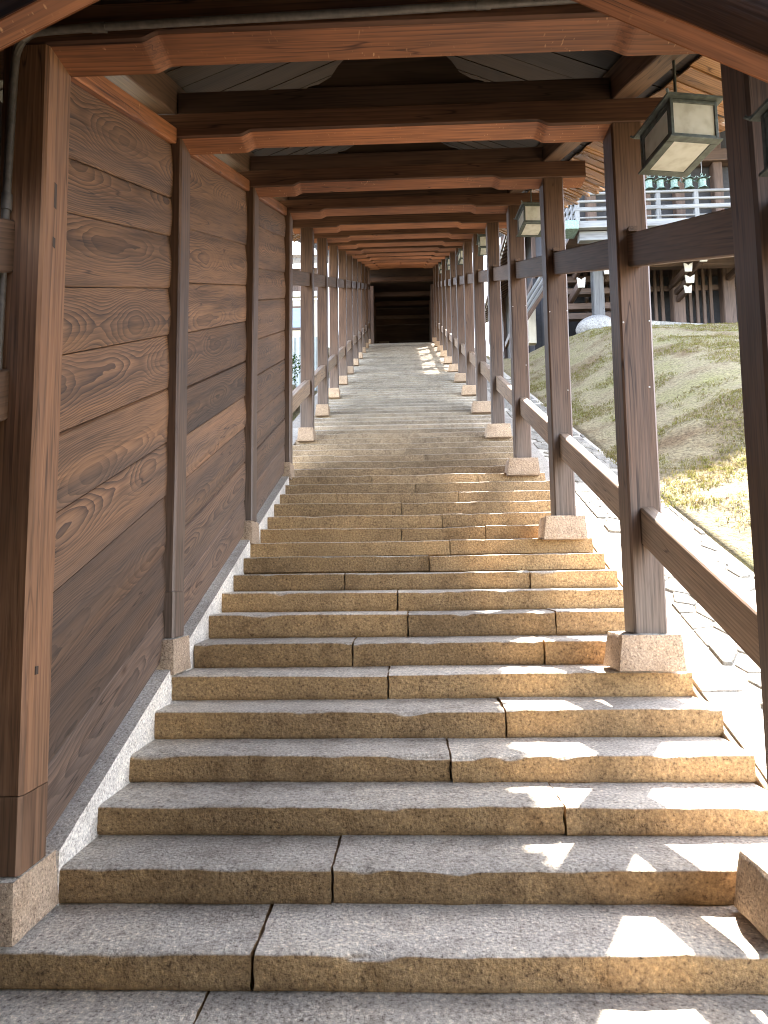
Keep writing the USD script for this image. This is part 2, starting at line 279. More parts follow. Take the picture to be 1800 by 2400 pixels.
def grass_mat(name, a, b, c):
    n = {"g": ("geometry", {}), "n1": ("noise_texture", {"scale": .8, "detail": 6.0, "roughness": .65}), "n2": ("noise_texture", {"scale": 22.0, "detail": 4.0, "roughness": .7}),
         "r": ("rgb_ramp", {"ramp": [(.34, a), (.5, b), (.66, c)]}), "r2": ("rgb_ramp", {"ramp": [(.3, (.45, .45, .45)), (.5, (1, 1, 1)), (.7, (1.4, 1.4, 1.3))]}),
         "m": ("mix", {"mix_type": "multiply", "fac": 1.0}), "b": ("bump", {"strength": .9, "distance": .08}), "p": ("principled_bsdf", {"roughness": .95, "specular_ior_level": .1})}
    return usdkit.material(stage, "/World/Looks/" + name, n, [("g.position", "n1.vector"), ("g.position", "n2.vector"), ("n1.fac", "r.fac"), ("n2.fac", "r2.fac"), ("r.color", "m.color1"), ("r2.color", "m.color2"), ("m.color", "p.base_color"), ("n2.fac", "b.height"), ("b.normal", "p.normal")], surface="p.BSDF")
M["turf"] = grass_mat("dry_turf", (.19, .135, .08), (.285, .24, .15), (.25, .23, .11))
def blade_mat():
    n = {"oi": ("object_info", {}), "r": ("rgb_ramp", {"ramp": [(0, (.26, .20, .10)), (.35, (.22, .19, .085)), (.65, (.22, .20, .06)), (.85, (.17, .18, .04)), (1, (.14, .085, .05))]}),
         "d": ("diffuse_bsdf", {}), "t": ("translucent_bsdf", {}), "m": ("mix_closure", {"fac": .35})}
    return usdkit.material(stage, "/World/Looks/grass_blade", n, [("oi.random", "r.fac"), ("r.color", "d.color"), ("r.color", "t.color"), ("d.BSDF", "m.closure1"), ("t.BSDF", "m.closure2")], surface="m.closure")
M["blade"] = blade_mat()
def leaf_mat(name, a, b):
    n = {"oi": ("geometry", {}), "r": ("rgb_ramp", {"ramp": [(0, a), (1, b)]}), "d": ("diffuse_bsdf", {}), "t": ("translucent_bsdf", {}), "m": ("mix_closure", {"fac": .3})}
    return usdkit.material(stage, "/World/Looks/" + name, n, [("oi.random_per_island", "r.fac"), ("r.color", "d.color"), ("r.color", "t.color"), ("d.BSDF", "m.closure1"), ("t.BSDF", "m.closure2")], surface="m.closure")
M["leaf"] = leaf_mat("shrub_leaf", (.03, .06, .015), (.10, .15, .04))

# ------------------------------------------------------------------ stone stairs
MEAS = {0: .160, 1: .307, 2: .441, 3: .584, 4: .746, 5: .900, 6: 1.069, 7: 1.238, 8: 1.393, 9: 1.539, 10: 1.694, 11: 1.846, 12: 2.003, 13: 2.161, 14: 2.328, 15: 2.483, 16: 2.644}
JOINT = {-1: [-.74], 0: [-.58], 1: [-.33], 2: [.71], 3: [.21], 4: [.55], 5: [-.13], 6: [-.38, .92], 7: [0.0, 1.08], 8: [-.08], 9: [-.53, 1.03], 10: [.2], 11: [.41], 12: [-.05, .79], 13: [.38], 14: [-.05]}
def step_y(k): return 2.5567 + T * k
def step_z(k):
    if k < 0: return .022 + RISE * (k + 1)
    return MEAS[k] if k in MEAS else 2.644 + RISE * (k - 16)
NSTEP = 77
TOPZ = step_z(NSTEP)
stairs = thing("stone_stairs", kind="structure")
sr = np.random.default_rng(11)
def step_stone(x0, x1, k, fine):
    z, y = step_z(k), step_y(k)
    hh = z - step_z(k - 1) + .03
    depth = T + .10
    dx = .022 if fine == 2 else (.06 if fine == 1 else .25)
    nx = max(2, int((x1 - x0) / dx))
    if fine == 2:
        prof = [(.030, -hh), (.022, -hh + .028), (.004, -hh + .040)] + [(0.0, -hh + .04 + (hh - .052) * i / 6) for i in range(1, 7)] + [(.0035, -.0055), (.012, -.001)] + [(.03 + (depth - .03) * i / 12, 0.0) for i in range(13)]
    elif fine == 1:
        prof = [(.04, -hh), (.032, -hh + .036), (.003, -hh + .046), (0, -hh * .5), (0, -.012), (.004, -.004), (.014, 0), (.12, 0), (.24, 0), (depth, 0)]
    else:
        prof = [(.075, -hh), (.07, -hh + .052), (.003, -hh + .060), (0, -.022), (.022, 0), (depth, 0)]
    prof = np.array(prof); m = len(prof)
    xs = np.linspace(x0, x1, nx + 1)
    tilt, yo, zo = sr.uniform(-.004, .004), sr.uniform(-.006, .006), sr.uniform(-.004, .004)
    P = np.zeros((nx + 1, m, 3)); P[..., 0] = xs[:, None]
    u = (xs - x0) / (x1 - x0) - .5
    P[..., 1] = y + prof[None, :, 0] + yo; P[..., 2] = z + prof[None, :, 1] + zo + (u * tilt)[:, None]
    if fine:
        q = P.reshape(-1, 3)
        a = meshkit.fbm(q * [11, 11, 11] + k * 7.1, 4, 3) - .5
        e = meshkit.fbm(q * [3.0, 3.0, 3.0] + k * 3.3, 3, 5) - .5
        on_face = np.tile(np.clip((-prof[:, 1]) / .02, 0, 1) * (prof[:, 0] < .02), nx + 1)
        edge = np.tile(np.exp(-((prof[:, 0] + prof[:, 1]) / .03) ** 2) * (prof[:, 1] > -.02), nx + 1)
        worn = np.clip(meshkit.fbm(np.stack([q[:, 0] * 5, q[:, 0] * 0 + k * 9.7, q[:, 0] * 0], 1), 3, 9) - .55, 0, 1)
        am = 1.0 if fine == 2 else .55
        q[:, 1] += am * (on_face * (a * .020 + e * .010) + edge * (worn * .04 + np.maximum(a, 0) * .02))
        q[:, 2] += am * ((1 - on_face) * (a * .006 + e * .006) - edge * (worn * .055 + np.maximum(a, 0) * .012))
        dish = np.exp(-((q[:, 0] - .05 - .25 * math.sin(k * 2.1)) / .55) ** 2) * (.006 + .006 * (math.sin(k * 1.7) > 0))
        q[:, 2] -= dish * (1 - on_face) * np.clip(1.2 - (q[:, 1] - y) / .3, 0, 1)
        ex = (meshkit.fbm(np.stack([q[:, 0] * 0 + k * 5.3 + x0 * 17, q[:, 1] * 18, q[:, 2] * 18], 1), 3, 14) - .5)
        q[:, 0] += ex * .020 * np.clip(1 - np.minimum(q[:, 0] - x0, x1 - q[:, 0]) / .03, 0, 1)
        P = q.reshape(P.shape)
    idx = np.arange((nx + 1) * m).reshape(nx + 1, m)
    F = quads(np.stack([idx[:-1, :-1], idx[:-1, 1:], idx[1:, 1:], idx[1:, :-1]], -1).reshape(-1, 4))[:, ::-1]
    V = P.reshape(-1, 3).copy()
    caps = []
    for side, col, flip in ((0, idx[0], False), (1, idx[-1], True)):
        c = len(V); V = np.vstack([V, V[col].mean(0)[None] * [1, 1, 1]])
        V[c, 2] -= .02
        ring = list(col)
        for i in range(m - 1): caps.append((c, ring[i], ring[i + 1]) if flip else (c, ring[i + 1], ring[i]))
        caps.append((c, ring[-1], ring[0]) if flip else (c, ring[0], ring[-1]))
    return V, np.vstack([F, np.array(caps)])
for k in range(-2, NSTEP + 1):
    xl = -1.50 if k <= 16 else -1.76
    if k <= 0: xl = -1.95
    if k == 6: xl = -1.47
    xr = 1.76 + sr.uniform(-.012, .012)
    if k in JOINT: js = JOINT[k]
    else:
        nj = int(sr.integers(1, 4) if k < 20 else sr.integers(0, 3)); js = sorted(sr.uniform(-1.2, 1.45, nj)); js = [j for i, j in enumerate(js) if i == 0 or j - js[i - 1] > .45]
    ends = [xl] + list(js) + [xr]
    fine = 2 if k <= 9 else (1 if k <= 24 else 0)
    for i in range(len(ends) - 1):
        g = .006 if k < 10 else (.0035 if k < 20 else .0018)
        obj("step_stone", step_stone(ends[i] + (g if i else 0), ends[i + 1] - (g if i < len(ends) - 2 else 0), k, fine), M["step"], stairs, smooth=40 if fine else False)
# solid bed under the stones (dark mortar in the joints)
bed_v, bed_f = [], []
prof = [(-3.0, -.6), (-3.0, -.30)]
for k in range(-2, NSTEP + 1):
    prof += [(step_y(k) + .06, step_z(k - 1) - .02 if k > -2 else -.30), (step_y(k) + .06, step_z(k) - .02)]
prof += [(step_y(NSTEP) + .3, TOPZ - .02), (step_y(NSTEP) + .3, TOPZ - 1.5)]
poly = Polygon(prof)
bedm = trimesh.creation.extrude_polygon(poly, 3.10, engine="earcut")
v = np.array(bedm.vertices); v = np.stack([v[:, 2] - 1.46, v[:, 0], v[:, 1]], 1)
obj("stair_bed", (v, np.array(bedm.faces)), M["mortar"], stairs)
struct("landing", box(-2.6, 2.2, step_y(NSTEP) + .44, 40, TOPZ - .25, TOPZ - .004, .0)[:2], M["edging"])
struct("lower_landing", box(-6, 6, -8, step_y(-2) + .05, -.45, step_z(-2) - .145, .0)[:2], M["edging"])

# ------------------------------------------------------------------ ground
def terrain_z(x, y):
    x, y = np.asarray(x, float), np.asarray(y, float)
    yy = np.clip(y, 1.2, 29.5)
    base = S * yy - 1.0
    sm = lambda t: np.clip(t, 0, 1) ** 2 * (3 - 2 * np.clip(t, 0, 1))
    far = sm((y - 3) / 15)
    bank = 1.35 * sm((x - 2.9) / 3.2) * far + .35 * sm((x - 2.9) / 2.5) * (1 - far)
    ledge = .16 * np.exp(-((y - 9.6 - .12 * (x - 3)) / .55) ** 2) * sm((x - 3.4) / .8) - .1 * np.exp(-((y - 8.6 - .12 * (x - 3)) / .5) ** 2) * sm((x - 3.4) / .8)
    z = base + bank + ledge
    # the terrace in front of the hall
    top = 9.05 + .02 * (y - 20)
    terr = sm((x - 3.0) / .9)
    cap = np.where(z > top, top + (z - top) * (1 - terr), z)
    soft = -np.log(np.exp(-(z) * 3.0) + np.exp(-(top) * 3.0)) / 3.0
    z = z * (1 - terr) + soft * terr
    return z
gx = np.concatenate([np.linspace(-400, -30, 12), np.linspace(-25, -3.4, 16), np.linspace(-3.0, -2.3, 5), np.linspace(-2.1, 2.85, 12), np.array([2.90, 2.94]), np.linspace(3.0, 16, 120), np.linspace(17, 40, 20), np.linspace(60, 400, 10)])
gy = np.concatenate([np.linspace(-300, -10, 8), np.linspace(-6, 1, 8), np.linspace(1.5, 32, 230), np.linspace(34, 60, 12), np.linspace(80, 600, 10)])
GX, GY = np.meshgrid(gx, gy, indexing="ij"); GZ = terrain_z(GX, GY)
P = np.stack([GX, GY, GZ], -1).reshape(-1, 3)
nz = meshkit.fbm(P * [1.1, 1.1, 0.3], 4, 2) - .5; n2 = meshkit.fbm(P * [5, 5, 1], 3, 8) - .5
w = np.clip((np.abs(P[:, 0]) - 2.95) / .9, 0, 1)
P[:, 2] += w * (nz * .20 + n2 * .05) - (1 - w) * .09
P[:, 2] -= .6 * np.clip((2.995 - np.abs(P[:, 0])) / .06, 0, 1) * (P[:, 1] > 0)
idx = np.arange(len(P)).reshape(GX.shape)
gf = quads(np.stack([idx[:-1, :-1], idx[1:, :-1], idx[1:, 1:], idx[:-1, 1:]], -1).reshape(-1, 4))
struct("grassy_hillside", (P, gf), M["turf"], smooth=True)
# grass blades in tufts
def tuft(seed):
    r = np.random.default_rng(seed); vs, F = [], []
    for i in range(9):
        a = r.uniform(0, 2 * math.pi); lean = r.uniform(.3, 1.3); h = r.uniform(.012, .040); wd = .004
        d = np.array([math.cos(a), math.sin(a), 0]); s_ = np.array([-d[1], d[0], 0]); o = np.array([r.uniform(-.05, .05), r.uniform(-.05, .05), -.005])
        k = len(vs); vs += [o - s_ * wd, o + s_ * wd, o + d * h * lean * .5 + np.array([0, 0, h * .7]) + s_ * wd * .7, o + d * h * lean * .5 + np.array([0, 0, h * .7]) - s_ * wd * .7, o + d * h * lean * 1.2 + np.array([0, 0, h * .85])]
        F += [(k, k + 1, k + 2), (k, k + 2, k + 3), (k + 3, k + 2, k + 4)]
    return np.array(vs), np.array(F)
pi = UsdGeom.PointInstancer.Define(stage, "/World/dry_grass"); tag(pi, "dry yellow grass tufts covering the slope right of the stairs", "grass", kind="stuff")
protos = []
for i in range(4):
    m = usdkit.mesh(stage, f"/World/dry_grass/tuft_{i:03d}" if i else "/World/dry_grass/tuft", tuft(i), M["blade"]); protos.append(m.GetPath())
gr = np.random.default_rng(5); N = 40000
tx = 2.92 + gr.beta(1.0, 1.5, N) * 9.0; ty = 3.2 + gr.beta(1.0, 1.6, N) * 17.5
keep = meshkit.fbm(np.stack([tx * 1.3, ty * 1.3, tx * 0], 1), 3, 4) > .40 + .15 * gr.random(N)
tx, ty = tx[keep], ty[keep]
def ground_at(x, y):
    z = terrain_z(x, y); p = np.stack([x, y, z], 1)
    w = np.clip((np.abs(x) - 2.95) / .9, 0, 1)
    return z - (1 - w) * .09 + w * ((meshkit.fbm(p * [1.1, 1.1, 0.3], 4, 2) - .5) * .20 + (meshkit.fbm(p * [5, 5, 1], 3, 8) - .5) * .05)
tz = ground_at(tx, ty)
pi.CreatePrototypesRel().SetTargets(protos)
pi.CreateProtoIndicesAttr(Vt.IntArray.FromNumpy(gr.integers(0, 4, len(tx)).astype(np.int32)))
pi.CreatePositionsAttr(Vt.Vec3fArray.FromNumpy(np.stack([tx, ty, tz], 1).astype(np.float32)))
ang = gr.uniform(0, 2 * math.pi, len(tx))
pi.CreateOrientationsAttr(Vt.QuathArray([Gf.Quath(float(math.cos(a / 2)), 0, 0, float(math.sin(a / 2))) for a in ang]))
sc = gr.uniform(.7, 1.5, len(tx))
pi.CreateScalesAttr(Vt.Vec3fArray.FromNumpy(np.stack([sc, sc, sc], 1).astype(np.float32)))

# granite edging strips beside the stairs, cobbled gutter path
def slope_slab(x0, x1, y0, y1, z0, th, seed, amp=.006, ny=None):
    ny = ny or max(2, int((y1 - y0) / .06)); nx = 4
    xs, ysv = np.linspace(x0, x1, nx + 1), np.linspace(y0, y1, ny + 1)
    A, B = np.meshgrid(xs, ysv, indexing="ij")
    C = S * B + z0
    q = np.stack([A, B, C], -1).reshape(-1, 3)
    q[:, 2] += (meshkit.fbm(q * 6 + seed, 3, 1) - .5) * amp * 2
    edge = ((np.isclose(A, x0) | np.isclose(A, x1) | np.isclose(B, y0) | np.isclose(B, y1))).reshape(-1)
    q[edge, 2] -= .006
    idx = np.arange(len(q)).reshape(nx + 1, ny + 1)
    F = quads(np.stack([idx[:-1, :-1], idx[1:, :-1], idx[1:, 1:], idx[:-1, 1:]], -1).reshape(-1, 4))
    loop = list(idx[:, 0]) + list(idx[-1, 1:]) + list(idx[-2::-1, -1]) + list(idx[0, -2:0:-1])
    low = q[loop] - [0, 0, th]; k = len(q); V = np.vstack([q, low]); n = len(loop)
    side = [(loop[i], k + i, k + (i + 1) % n, loop[(i + 1) % n]) for i in range(n)]
    return V, np.vstack([F, quads(side)])
edging = thing("granite_edging", kind="structure")
y = 1.0
while y < 29:
    ln = sr.uniform(1.2, 2.0)
    obj("edging_stone", slope_slab(1.80, 2.05, y, y + ln - .008, -1.085 + sr.uniform(-.006, .006), .12, y), M["edging"], edging, smooth=40); y += ln
edging2 = thing("granite_edging", kind="structure")
y = 8.6
while y < 29:
    ln = sr.uniform(1.2, 2.0)
    obj("edging_stone", slope_slab(-2.10, -1.775, y, y + ln - .008, -.98 + sr.uniform(-.006, .006), .12, y + 50), M["edging"], edging2, smooth=40); y += ln
path = thing("cobbled_path", kind="structure")
obj("mortar_wedge", slope_slab(1.768, 1.80, 1.0, 29.0, -1.11, .4, 3, .012, 200), M["mortar"], edging)
obj("path_bed", slope_slab(2.055, 3.02, 1.0, 29, -1.094, .1, 3, .004, 120), M["pathsand"], path)
cr_ = np.random.default_rng(21)
pts = []
for _ in range(30000):
    p = np.array([cr_.uniform(2.02, 2.95), cr_.uniform(2.2, 14.0)])
    if all((p[0] - q[0]) ** 2 + (p[1] - q[1]) ** 2 > .185 ** 2 * (1 + .6 * math.sin(q[1] * 7 + q[0] * 5)) for q in pts[-900:]): pts.append(p)
    if len(pts) >= 430: break
pts = np.array(pts); vor = Voronoi(np.vstack([pts, pts * [-1, 1] + [4.1, 0], pts * [-1, 1] + [5.86, 0]]))
cells = []
clip = sbox(2.06, 2.2, 2.985, 14.0)
for i in range(len(pts)):
    reg = vor.regions[vor.point_region[i]]
    if -1 in reg or len(reg) < 3: continue
    pg = Polygon(vor.vertices[reg]).intersection(clip).buffer(-.0045, join_style=2).buffer(-.008).buffer(.008, 2)
    if pg.is_empty or pg.geom_type != "Polygon" or pg.area < .003: continue
    cells.append((pts[i][1], pg))
cells.sort(key=lambda c: c[0])
for yc, pg in cells[:300]:
    c = np.array(pg.exterior.coords)[:-1]
    if len(c) > 14: c = c[::max(1, len(c) // 12)]
    n = len(c); cen = c.mean(0); h = cr_.uniform(-.002, .012); tl = cr_.uniform(-.05, .05, 2)
    zf = lambda q, add: S * q[:, 1] - 1.115 + add + (q - cen) @ tl * .2
    inner = cen + (c - cen) * .93
    V = np.vstack([np.c_[c, zf(c, -.04)], np.c_[c, zf(c, .020 + h)], np.c_[inner, zf(inner, .030 + h)], [[*cen, zf(cen[None], .031 + h)[0]]]])
    F = []
    for i in range(n):
        j = (i + 1) % n
        F += [(i, j, n + j), (i, n + j, n + i), (n + i, n + j, 2 * n + j), (n + i, 2 * n + j, 2 * n + i), (2 * n + i, 2 * n + j, 3 * n)]
    obj("cobble", (V, np.array(F)), M["cobble"], path, smooth=35)
obj("far_cobbles", slope_slab(2.06, 2.92, 14.0, 29, -1.09, .08, 8, .02, 200), M["cobble"], path, smooth=True)

# left curb under the plank wall
curb = thing("granite_curb", kind="structure")
yy0 = [1.9, 2.56, 2.92, 4.20, 4.56, 6.30, 6.66, 8.40]
ZC = .981 - S * 4.262
for a, b in ((2.90, 4.22), (4.50, 6.32), (6.60, 8.42)):
    V, F = slope_slab(-1.66, -1.478, a, b, ZC, .5, a, .003)
    obj("curb_stone", (V, F), M["curb"], curb, smooth=30)

# ------------------------------------------------------------------ foundation stones
ordinal = ["nearest", "second", "third", "fourth", "fifth", "sixth", "seventh", "eighth", "ninth", "tenth", "eleventh", "twelfth", "thirteenth", "fourteenth"]
def base_mesh(side, y, z, seed):
    """rough truncated block, z is its top"""
    h = .225; nb = 8
    xi, xo = (1.272, 1.690) if side > 0 else (-1.452, -1.72)
    txi, txo = (1.302, 1.672) if side > 0 else (-1.462, -1.70)
    f0, f1, b0 = y - .055, y - .045, y + .29
    bm = trimesh.creation.box((1, 1, 1)); bm = bm.subdivide().subdivide().subdivide()
    v = np.array(bm.vertices)
    r_ = .09
    t = v[:, 2] + .5
    lo = np.stack([np.interp(v[:, 0], [-.5, .5], sorted((xi, xo))), np.interp(v[:, 1], [-.5, .5], (f0, b0))], 1)
    hi = np.stack([np.interp(v[:, 0], [-.5, .5], sorted((txi, txo))), np.interp(v[:, 1], [-.5, .5], (f1, b0 - .02))], 1)
    tt = np.clip(t, 0, 1)[:, None]
    xy = lo * (1 - tt) + hi * tt
    out = np.c_[xy, z - h + t * h]
    e = (np.abs(v[:, 0]) > .49).astype(int) + (np.abs(v[:, 1]) > .49) + (np.abs(v[:, 2]) > .49)
    cen = out.mean(0)
    out = np.where((e >= 2)[:, None], out + (cen - out) * .035, out)
    nrm = np.array(trimesh.Trimesh(out, bm.faces, process=False).vertex_normals)
    out += nrm * ((meshkit.fbm(out * 14 + seed, 3, 6) - .5) * .012)[:, None]
    return out, np.array(bm.faces)
for n in range(1, NPOST + 1):
    for side, word in ((1, "right"), (-1, "left")):
        y = post_y(n); z = on(ZB2, y) - .002
        if side < 0 and n <= 4: z = on(ZB2, y) - .002
        V, F = base_mesh(side, y, z, n * 3 + side)
        obj("foundation_stone", (V, F), M["base"], None, smooth=35, label=f"rough granite block under the {ordinal[n-1]} post going up on the {word} side", cat="foundation stone", group="granite blocks under the gallery posts")

# ------------------------------------------------------------------ the roofed gallery: posts, beams, rails, roof
gallery = thing("roofed_gallery", "long brown timber gallery roofed over the stone stairs, with square posts and tie beams", "gallery")
for n in range(0, NPOST + 1):
    y = post_y(n) if n else .45
    for side in (1, -1):
        x0 = XR if side > 0 else XL - PW
        zb, zt = on(ZB2, y) - (.9 if n == 0 else 0), on(ZT2, y)
        if n == 0: zt = on(ZT2, y) - .2
        foot = .29 if (side < 0 and n in (1, 2)) else 0
        r = np.random.default_rng(100 + n * 2 + side)
        jx, jw = r.uniform(-.005, .005), r.uniform(-.006, .006)
        p = obj("post", sweep((0, 0, zb + foot), Z * (zt - zb - foot), X, Yv, rect(x0 + jx, x0 + PW + jx + jw, y, y + PW, .013), stations=(0, .25, .5, .75, 1), wob=.0035, gseed=200 + n * 2 + side), M["warmpost"] if (side < 0 and n == 1) else M["post"], gallery)
        if foot:
            obj("spliced_foot", sweep((0, 0, zb), Z * (foot - .003), X, Yv, rect(x0 + jx - .003, x0 + PW + jx + jw + .003, y - .003, y + PW, .013), gseed=900 + n), M["warmpost"] if n == 1 else M["post"], p)
        if side > 0 and n in (2, 3, 4):
            for (dx, dz) in ((.02, 1.98), (.185, 1.985), (.165, 1.55 if n == 2 else 1.2)):
                c = trimesh.creation.icosphere(2, .006); c.apply_scale((1, .5, 1)); c.apply_translation((x0 + dx, y - .001, zb + dz)); obj("nail_head", c, M["nail"], p, smooth=True)
        if side < 0 and n == 1:
            for (yc, zc, hh_) in ((2.672, 3.137, .055), (2.672, 2.93, .022), (2.66, 1.158, .016)):
                obj("mortise_plug", box(x0 + PW + jx + jw - .01, x0 + PW + jx + jw + .004, yc - .011, yc + .011, zc - hh_, zc + hh_, .002, "z"), M["darkbeam"], p)  # dark block in place of the shade inside a mortise hole

def tie_beam(y, zt, seed, under=False):
    """cambered tie beam: lower storey full length, underside cut up between the shoulders"""
    up_, a, b = .032, -1.045, .955
    xs = [-1.80]; zz = [0.0]
    for c, sgn in ((a, 1), (b, -1)):
        s_ = np.linspace(-1, 1, 9)
        for t in s_:
            xs.append(c + t * .045); h = .5 + .5 * math.sin(t * math.pi / 2); zz.append(up_ * (h if sgn > 0 else 1 - h))
    xs.append(1.82); zz.append(0.0)
    xs, zz = np.array(xs), np.array(zz)
    # front edge rounding at the raised middle is a profile in y-z carried along x
    vs, gs = [], []
    r = np.random.default_rng(seed); off = np.array([r.uniform(-40, 40), r.uniform(-.1, .1), r.uniform(.03, .1)])
    c = .012
    for x, dz in zip(xs, zz):
        sag = .006 * math.cos(x / 1.8 * math.pi / 2)
        ring = [(c, dz), (PW - c, dz), (PW, dz + c), (PW, .17), (0, .17), (0, dz + c)]
        for (v, w) in ring:
            vs.append((x, y + v, zt + w + sag)); gs.append((x, w, v))
    gs = np.array(gs) + off
    m, n = len(xs), 6; F = []
    if under:
        k_ = [j * n + i for j in range(m) for i in (0, 1)]
        vv, gg = np.array(vs)[k_] - [0, 0, .0015], gs[k_]
        vv = np.vstack([vv, vv + [0, 0, .006]]); gg = np.vstack([gg, gg]); q = 2 * m
        ff = [(2 * j, 2 * j + 2, 2 * j + 3, 2 * j + 1) for j in range(m - 1)] + [(2 * j, q + 2 * j, q + 2 * j + 2, 2 * j + 2) for j in range(m - 1)] + [(2 * j + 1, 2 * j + 3, q + 2 * j + 3, q + 2 * j + 1) for j in range(m - 1)]
        return vv, quads(ff), gg
    for j in range(m - 1):
        for i in range(n):
            p, q = j * n + i, j * n + (i + 1) % n
            F += [(p, q, q + n), (p, q + n, p + n)]
    for i in range(1, n - 1): F += [(0, i + 1, i), ((m - 1) * n, (m - 1) * n + i, (m - 1) * n + i + 1)]
    return np.array(vs), np.array(F), gs
PUR_IN_R, PUR_IN_L = 1.415, -1.52
for n in range(1, NPOST + 1):
    y = post_y(n); zt = on(ZT2, y)
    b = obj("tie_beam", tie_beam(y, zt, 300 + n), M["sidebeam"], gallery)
    obj("planed_underside", tie_beam(y, zt, 300 + n, True), M["beam"], b)  # orange skin: partly own colour, partly bounce from the steps painted in
    obj("upper_beam", box(PUR_IN_L + .01, PUR_IN_R - .01, y + .004, y + PW - .004, zt + .172, zt + .335, .008, "x", gseed=340 + n, stations=np.linspace(0, 1, 6), wob=.002), M["deepbeam"], b)
    # frog-leg strut
    zb = zt + .33
    cx = -.03; R = [(-.64, 0), (-.60, .05), (-.52, .07), (-.44, .12), (-.39, .20), (-.30, .30), (-.14, .40), (-.09, .50)]
    prof = [(cx + px, pz) for px, pz in R] + [(cx - px, pz) for px, pz in R[::-1]]
    pm = trimesh.creation.extrude_polygon(Polygon(prof), .09, engine="earcut")
    v = np.array(pm.vertices); v = np.stack([v[:, 0], y + .055 + v[:, 2], zb + v[:, 1] - .004], 1)
    obj("frog_leg_strut", (v, np.array(pm.faces), np.stack([v[:, 0], v[:, 2] - zb, v[:, 1]], 1)), M["darkbeam"], gallery)  # shade on the strut is put into its near-black colour
# purlins, in lengths that meet above the beams
SL = np.array([0, 1, S])
def sloped(name, x0, x1, y0, y1, z0, z1, mat, seed, parent=gallery, c=.008, label=None, wob=.0015):
    """member whose top and bottom follow the stairs; z0, z1 are heights at Y2, ends cut plumb"""
    return obj(name, sweep((0, y0, on(0, y0)), SL * (y1 - y0), X, Z, rect(x0, x1, z0, z1, c), gseed=seed, stations=(0, .33, .66, 1), wob=wob), mat, parent, label=label)
breaks = [1.9] + [post_y(n) + .1 for n in range(1, NPOST + 1, 2)] + [30.2]
for i in range(len(breaks) - 1):
    a, b = breaks[i], breaks[i + 1] - .004
    sloped("purlin", PUR_IN_R, PUR_IN_R + .165, a, b, ZT2 + .172, ZT2 + .40, M["rail"], 400 + i)
    sloped("purlin", PUR_IN_L - .165, PUR_IN_L, a, b, ZT2 + .172, ZT2 + .40, M["rail"], 440 + i)
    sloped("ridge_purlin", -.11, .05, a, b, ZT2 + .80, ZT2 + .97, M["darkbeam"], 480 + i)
# rails between posts
for n in range(0, NPOST):
    ya, yb = (post_y(n) if n else .45) + PW, post_y(n + 1)
    for side in (1, -1):
        if side < 0 and 1 <= n <= 3: continue
        xa, xb = (1.468, 1.555) if side > 0 else ((-1.61, -1.515) if n else (-1.67, -1.585))
        sloped("upper_rail", xa, xb, ya - .0, yb + .0, ZB2 + 2.35, ZB2 + 2.575, M["rail"], 500 + n * 2 + side)
        if n == 0 and side > 0: continue
        if n == 0:
            sloped("guard_rail", xa, xb, ya, yb, ZB2 + 1.74, ZB2 + 1.95, M["rail"], 560); continue
        sloped("guard_rail", xa, xb, ya, yb, ZB2 + .545, ZB2 + .78, M["lowrail"], 560 + n * 2 + side)
    if n >= 2:
        y = post_y(n); zb = on(ZB2, y)
        obj("wedge", box(1.468, 1.525, y - .035, y + .0, zb + 2.575, zb + 2.61, .003, "y"), M["rail"], gallery)
# added boarding over the front gable, shuts out skylight above the lower roof
for i in range(16):
    xa = -2.24 + i * .28; xb = xa + .276
    zlo = lambda x: (3.66 if x > 0 else 3.90) - .505 * abs(x); zhi = lambda x: on(ZT2 + 1.0, 1.93) - .405 * abs(x + .03)
    V = [(x, yy, z) for yy in (1.935, 1.955) for (x, z) in ((xa, zlo(xa)), (xb, zlo(xb)), (xb, zhi(xb)), (xa, zhi(xa)))]
    obj("gable_plank", (np.array(V), quads([(0, 1, 2, 3), (7, 6, 5, 4), (0, 4, 5, 1), (1, 5, 6, 2), (2, 6, 7, 3), (3, 7, 4, 0)]), np.array(V)[:, [2, 0, 1]]), M["darkbeam"], gallery)
# roof: soffit boards running from ridge to eave, covering above
PITCH_R = .405; ZRIDGE = ZT2 + 1.03
def roof_z(x, y): return on(ZRIDGE, y) - PITCH_R * abs(x + .03)
br = np.random.default_rng(31)
y = 1.93
while y < 30.2:
    wdt = br.uniform(.24, .34); y1 = min(y + wdt, 30.3)
    for side in (1, -1):
        xe = side * (2.27 + br.uniform(-.03, .05)) - .03
        x0 = -.03
        vs, gs = [], []
        off = np.array([br.uniform(-40, 40), br.uniform(-.08, .08), br.uniform(.03, .1)])
        drop = br.uniform(.003, .010)
        for t in (0, .5, 1):
            x = x0 + (xe - x0) * t
            sag = -.012 * math.sin(math.pi * t) - .02 * max(0, t - .7)
            for (yy, cz) in ((y, -drop), (y1 - .002, -.001), (y1 - .002, .026), (y, .026 - drop)):
                vs.append((x, yy, roof_z(x, yy) + cz + sag)); gs.append((abs(x), yy - y, cz))
        vs, gs = np.array(vs), np.array(gs) + off
        F = []
        for j in range(2):
            for i in range(4):
                p, q = j * 4 + i, j * 4 + (i + 1) % 4
                F += [(p, q, q + 4), (p, q + 4, p + 4)]
        F += [(0, 2, 1), (0, 3, 2), (8, 9, 10), (8, 10, 11)]
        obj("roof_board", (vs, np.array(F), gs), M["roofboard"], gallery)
    y = y1
M["shingle"] = wood("eave_shingle_wood", (.36, .20, .085), (.20, .10, .045), (.3, .25, .2), ring=13, warp=9, wz=(-9, -8), bump=.2, tone=(.6, 1.2))  # fresh cypress gold, with bounce from the sunlit ground put into it
y = 3.4
